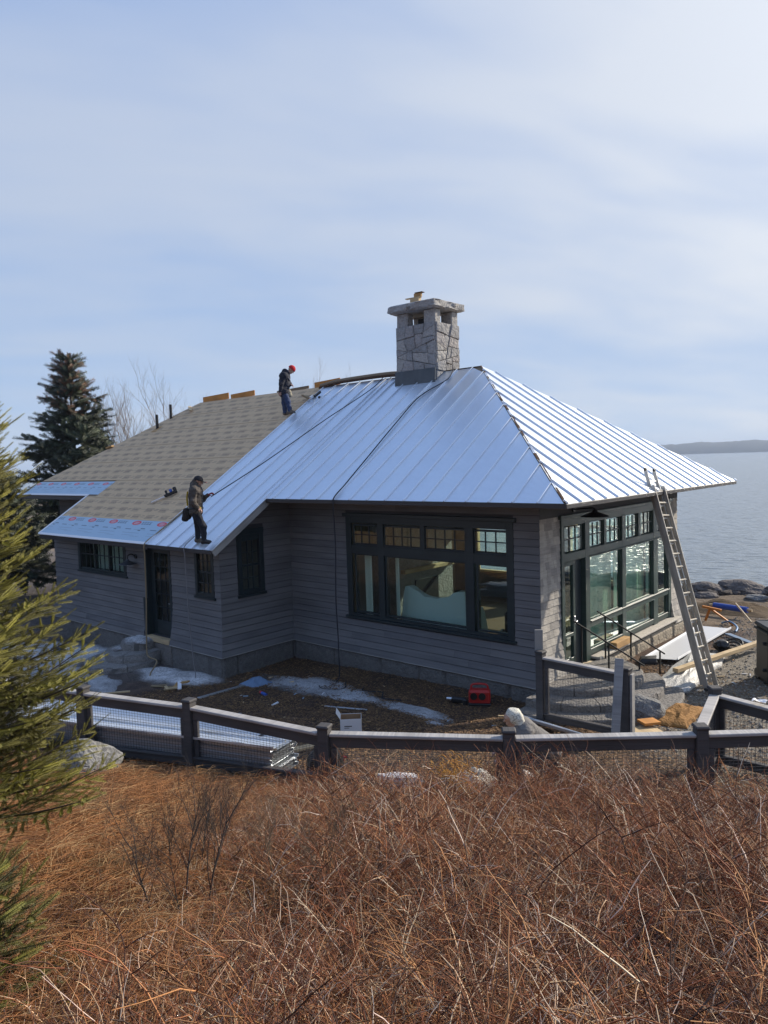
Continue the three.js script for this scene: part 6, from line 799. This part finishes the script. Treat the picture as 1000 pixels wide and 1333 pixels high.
spruce('spruce_tree', 'spruce low down behind the tall dark spruce at the left', [-37.5, -0.5, -1.5], 7.4, { ...farOpt, seed: 29, spread: 2.8, color: [0.028, 0.038, 0.018] });
function bareTree(name, label, pos, H, seed, mat, stems, spread, r0, cat = 'tree') {
  const R = rng(seed), t = thing(name, label, cat, pos), trunks = [], twigs = [];
  const grow = (p, d, L, r, lvl) => { const pts = [p.clone()]; let q = p.clone(), e = d.clone(); const n = 4; for (let i = 0; i < n; i++) { e.add(V((R() - 0.5) * 0.28, 0.05 + (R() - 0.5) * 0.12, (R() - 0.5) * 0.28)).normalize(); q = q.clone().addScaledVector(e, L / n); pts.push(q); } (lvl < 2 ? trunks : twigs).push(tube(pts.map(v => v.toArray()), r, lvl < 2 ? 8 : 4, lvl < 2 ? 6 : 3, 0.35)); if (lvl >= 4) return; const nb = lvl === 0 ? 7 : lvl === 1 ? 6 : 5; for (let k = 0; k < nb; k++) { const u = 0.3 + 0.7 * (k + R()) / nb, i = Math.min(n - 1, Math.floor(u * n)), b = pts[i].clone().lerp(pts[i + 1], u * n - i); const a = R() * 6.28; const dd = e.clone().multiplyScalar(0.9).add(V(Math.cos(a) * 0.62, 0.25, Math.sin(a) * 0.62)).normalize(); grow(b, dd, L * (0.42 + 0.2 * R()), r * 0.42, lvl + 1); } };
  for (let k = 0; k < stems; k++) { const a = k / stems * 6.28 + R(); grow(V(Math.cos(a) * 0.15, 0, Math.sin(a) * 0.15), V(Math.cos(a) * spread * (0.3 + R()), 1, Math.sin(a) * spread * (0.3 + R())).normalize(), H * (0.55 + 0.15 * R()), r0 * (0.7 + 0.5 * R()), 0); }
  mesh('trunk', merge(trunks), mat, t); mesh('twigs', merge(twigs), mat, t); return t;
}
bareTree('bare_tree', 'leafless pale-twigged tree right of the tall dark spruce', [-34.2, -0.6, -11.4], 10.7, 41, M.barkPale, 5, 0.28, 0.085);
bareTree('bare_tree', 'leafless tree whose twigs show over the ridge behind the red-capped roofer', [-22.6, -1.2, -14.4], 10.1, 44, M.barkPale, 4, 0.28, 0.07);
bareTree('bare_tree', 'leafless shrub at the far left edge behind the spruces', [-41, -0.5, -1.5], 6.8, 47, M.barkPale, 4, 0.3, 0.06);

// the reddish thicket in the foreground: arching bare canes
{
  const canes = seed => { const R = rng(seed), L = []; const pal = [[0.20, 0.066, 0.025], [0.27, 0.108, 0.040], [0.07, 0.029, 0.017], [0.36, 0.175, 0.068], [0.56, 0.40, 0.25], [0.08, 0.05, 0.035], [0.66, 0.55, 0.43]]; const wts = [0.23, 0.18, 0.19, 0.13, 0.11, 0.09, 0.07];
    const pick = () => { let r = R(); for (let i = 0; i < wts.length; i++) { r -= wts[i]; if (r < 0) return pal[i]; } return pal[0]; };
    const cane = (b, az, len, lean, arch, r, seg, c, lvl) => { const pts = []; let p = b.clone(), el = 1.5 - lean, a = az; for (let i = 0; i <= seg; i++) { pts.push(p.toArray()); const s = len / seg; p = p.clone().add(V(Math.cos(a) * Math.cos(el) * s, Math.sin(el) * s, Math.sin(a) * Math.cos(el) * s)); el -= arch / seg * (0.5 + i / seg) + (R() - 0.5) * 0.36; a += (R() - 0.5) * 0.75; } const k = 0.75 + 0.5 * R(); L.push(paint(tube(pts, r, seg, 3, 0.4), c.map(v => v * k))); if (lvl < 2) { const n = lvl ? (R() * 2.6 | 0) : 3 + (R() * 4 | 0); for (let q = 0; q < n; q++) { const u = 0.3 + 0.65 * R(), i = Math.floor(u * seg); cane(V(...pts[i]), R() * 6.28, len * (0.22 + 0.25 * R()), 0.5 + 0.6 * R(), 0.9 * R(), r * 0.62, 4, R() < 0.5 ? c : pick(), lvl + 1); } } };
    for (let i = 0; i < 15; i++) { const a = R() * 6.28, q = 0.28 * Math.sqrt(R()); cane(V(Math.cos(a) * q, 0, Math.sin(a) * q), R() * 6.28, 0.5 + 0.75 * R(), 0.1 + 0.6 * R(), 0.5 + 3.0 * R(), 0.0032 + 0.0050 * Math.pow(R(), 2.2), 9, pick(), 0); }
    return merge(L); };
  const th = thing('bramble_thicket', 'dense reddish-brown thicket of bare arching canes filling the foreground', 'thicket'); th.userData.kind = 'stuff';
  const mat = new THREE.MeshStandardMaterial({ vertexColors: true, roughness: 0.8 });
  const NV = 9, lists = Array.from({ length: NV }, () => []), R = rng(91);
  const edgeL = [[-0.35, 7.3], [0.45, 8.7], [1.25, 9.6], [2.4, 10.5], [3.5, 11.3]];
  const leftOf = (x, z) => { for (let i = 0; i < edgeL.length - 1; i++) { const [a, b] = edgeL[i], [c, d] = edgeL[i + 1]; if (z >= b && z < d) return x - lerp(a, c, (z - b) / (d - b)); } return z < 7.3 ? x + 0.35 : x - 3.5 - (z - 11.3) * 0.5; };
  for (let i = 0; i < 26000 && lists.reduce((s, l) => s + l.length, 0) < 2300; i++) { const x = -1.5 + 11.5 * R(), z = 1.5 + 14 * R(), d = sideD(x, z); if (d < 0.5 || d > 9.3) continue; const e = leftOf(x, z); if (e < 0 && R() > 0.06 * Math.exp(e)) continue; if (Math.hypot(x - EYE.x, z - EYE.z) < 1.15) continue; const rx = x - 4.6 - (z - 3.4) * 0.9; if (d < 1.5 && x > 4.4 && R() < 0.85 * sstep(4.4, 5.0, x)) continue;
    const low = sstep(0.2, 1.4, d), s = (0.55 + 0.42 * R()) * lerp(0.62, 1.3, fbm(x * 0.9, z * 0.9, 33, 3)) * (1 + 0.35 * Math.exp(-Math.pow(Math.hypot(x - 3.3, z - 5.2) / 1.3, 2))) * (1 + 0.22 * Math.exp(-Math.pow(Math.hypot((x - 3.9) / 1.5, (d - 1.1) / 1.1), 2))) * (e < 0 ? 0.6 : lerp(0.40, 1, sstep(0, 2.8, e))) * lerp(0.68, 1, sstep(0.4, 2.4, d - 0.9 * sstep(1.6, 0, Math.hypot(x - 3.0, z - 5.9)))) * 0.92; const s2 = s * (x > 0.5 && x < 2.9 && d < 2.2 ? 0.62 : 1); if (Math.abs(x - 1.4) < 0.5 && d < 1.0) continue; const m = new THREE.Matrix4().makeRotationY(R() * 6.28); m.scale(V(s2, s2 * (0.85 + 0.35 * R()), s2)); m.setPosition(x, ground(x, z) - 0.03, z); const k = 0.75 + 0.5 * R(); lists[(R() * NV) | 0].push([m, [k * (0.95 + 0.15 * R()), k, k * (0.9 + 0.2 * R())]]); }
  lists.forEach((l, i) => instanced('canes', canes(100 + i), mat, l, th, 'stuff'));
  // dry grass flattened on the bank, leaf litter and chips over the yard
  const blade = (() => { const R = rng(7), L = []; for (let i = 0; i < 40; i++) { const a = R() * 6.28, l = 0.12 + 0.3 * R(), b = V((R() - 0.5) * 0.3, 0, (R() - 0.5) * 0.3); const p = [b.toArray(), b.clone().add(V(Math.cos(a) * l * 0.5, 0.04 + 0.05 * R(), Math.sin(a) * l * 0.5)).toArray(), b.clone().add(V(Math.cos(a + 0.3) * l, 0.01, Math.sin(a + 0.3) * l)).toArray()]; L.push(tube(p, 0.0018 + 0.0012 * R(), 4, 3, 0.3)); } return merge(L); })();
  const gl = []; for (let i = 0; i < 60000 && gl.length < 6500; i++) { const x = -9 + 17 * R(), z = 2 + 12.5 * R(), d = sideD(x, z); if (d < 0.7 || d > 9) continue; if (R() > sstep(0.7, 1.7, d + 0.8 * (fbm(x, z, 3, 2) - 0.5))) continue; const m = new THREE.Matrix4().makeRotationY(R() * 6.28); const s = 0.6 + 0.8 * R(); m.scale(V(s, s, s)); m.setPosition(x, ground(x, z) - 0.005, z); const k = 0.6 + 0.7 * R(), q = R(); gl.push([m, q < 0.6 ? [0.31 * k, 0.135 * k, 0.045 * k] : q < 0.85 ? [0.42 * k, 0.26 * k, 0.12 * k] : [0.2 * k, 0.09 * k, 0.04 * k]]); }
  const gm = std([1, 1, 1], 0.85); tag(instanced('dry_grass', blade, gm, gl, scene, 'stuff'), 'flattened orange-brown dry grass on the bank below the boulder', 'grass');
  const leaf = (() => { const p = []; const R = rng(17); for (let i = 0; i < 26; i++) { const x = (R() - 0.5) * 0.7, z = (R() - 0.5) * 0.7, a = R() * 6.28, s = 0.012 + 0.026 * R(), y = 0.006 + 0.02 * R(), t = 0.02 * (R() - 0.3); const c = Math.cos(a) * s, q = Math.sin(a) * s; p.push(x - c, y, z - q, x + q * 0.5, y + t, z - c * 0.5, x + c, y + t * 0.5, z + q, x - c, y, z - q, x + c, y + t * 0.5, z + q, x - q * 0.5, y + t, z + c * 0.5); } const g = new THREE.BufferGeometry(); g.setAttribute('position', new THREE.BufferAttribute(new Float32Array(p), 3)); g.computeVertexNormals(); return g; })();
  const ll = []; for (let i = 0; i < 40000 && ll.length < 5200; i++) { const x = -8.5 + 15.5 * R(), z = -4 + 14 * R(), d = sideD(x, z); if (d > 1.2 || (x < 0.3 && z < 0.25) || (x < -7.7 && z < 2.7) || x > 5.5) continue; if (x > 1.5 && z < 0.5 && R() < 0.7) continue; const m = new THREE.Matrix4().makeRotationY(R() * 6.28); m.setPosition(x, ground(x, z) - 0.004, z); const k = 0.5 + 0.9 * R(), q = R(); ll.push([m, q < 0.5 ? [0.17 * k, 0.095 * k, 0.045 * k] : q < 0.8 ? [0.27 * k, 0.16 * k, 0.07 * k] : [0.09 * k, 0.06 * k, 0.04 * k]]); }
  tag(instanced('leaf_litter', leaf, new THREE.MeshStandardMaterial({ color: 0xffffff, roughness: 0.85, side: THREE.DoubleSide }), ll, scene, 'stuff'), 'brown leaf litter and bark chips on the soil of the yard', 'leaf litter');
  const peb = new THREE.IcosahedronGeometry(1, 0), pl = []; for (let i = 0; i < 90000 && pl.length < 9000; i++) { const x = 0.4 + 6 * R(), z = -15 + 17 * R(), d = sideD(x, z); if (d > -0.4 || x < 0.5) continue; if (z > 0 && x < 2.4) continue; const s = 0.008 + 0.03 * R() * R(); const m = new THREE.Matrix4().makeRotationFromEuler(new THREE.Euler(R() * 6, R() * 6, R() * 6)); m.scale(V(s * 1.3, s * 0.8, s)); m.setPosition(x, ground(x, z) + s * 0.3, z); const k = 0.5 + 0.8 * R(); pl.push([m, [0.30 * k, 0.275 * k, 0.24 * k]]); }
  tag(instanced('gravel', peb, std([1, 1, 1], 0.95), pl, scene, 'stuff'), 'grey gravel scattered over the sea side yard', 'gravel');
  // a few single shrubs that stand out of the thicket
  const sap = (label, x, z, H, seed, mat, stems, spread) => bareTree('bare_shrub', label, [x, ground(x, z) - 0.02, z], H, seed, mat, stems, spread, 0.007, 'shrub');
  sap('thin upright bare shrub at the lower left with dark stems', 3.75, 11.25, 0.95, 61, M.barkDark, 4, 0.3); sap('grey forked bare shrub right of the lower left shrub', 4.1, 10.6, 0.9, 63, std([0.16, 0.13, 0.09], 0.9), 3, 0.35);
  sap('dark bare shrub at the left edge of the thicket below the dry grass', 2.9, 10.6, 0.7, 65, M.barkDark, 4, 0.3);
  { const R = rng(5), L = []; for (let i = 0; i < 300; i++) { const p = V(R() - 0.5, R() * 0.9, R() - 0.5).multiplyScalar(0.42), a = R() * 6.28; L.push(tube([p.toArray(), p.clone().add(V(Math.cos(a) * 0.05, 0.03, Math.sin(a) * 0.05)).toArray(), p.clone().add(V(Math.cos(a) * 0.11, 0.02 - 0.05 * R(), Math.sin(a) * 0.11)).toArray()], 0.004, 3, 3, 0.3)); } const t = mesh('dry_tuft', merge(L), std([0.46, 0.22, 0.035], 0.9)); t.position.set(2.95, ground(2.95, 7.2) + 0.42, 7.2); tag(t, 'bright golden tuft of withered leaves among the canes', 'dry plant'); }
}

const renderer = new THREE.WebGLRenderer({ antialias: true });
renderer.setSize(768, 1024); renderer.shadowMap.enabled = true; renderer.shadowMap.type = THREE.PCFSoftShadowMap;
renderer.toneMapping = THREE.LinearToneMapping; renderer.toneMappingExposure = EXPOSURE;
scene.environmentIntensity = 1;
renderer.render(scene, camera);
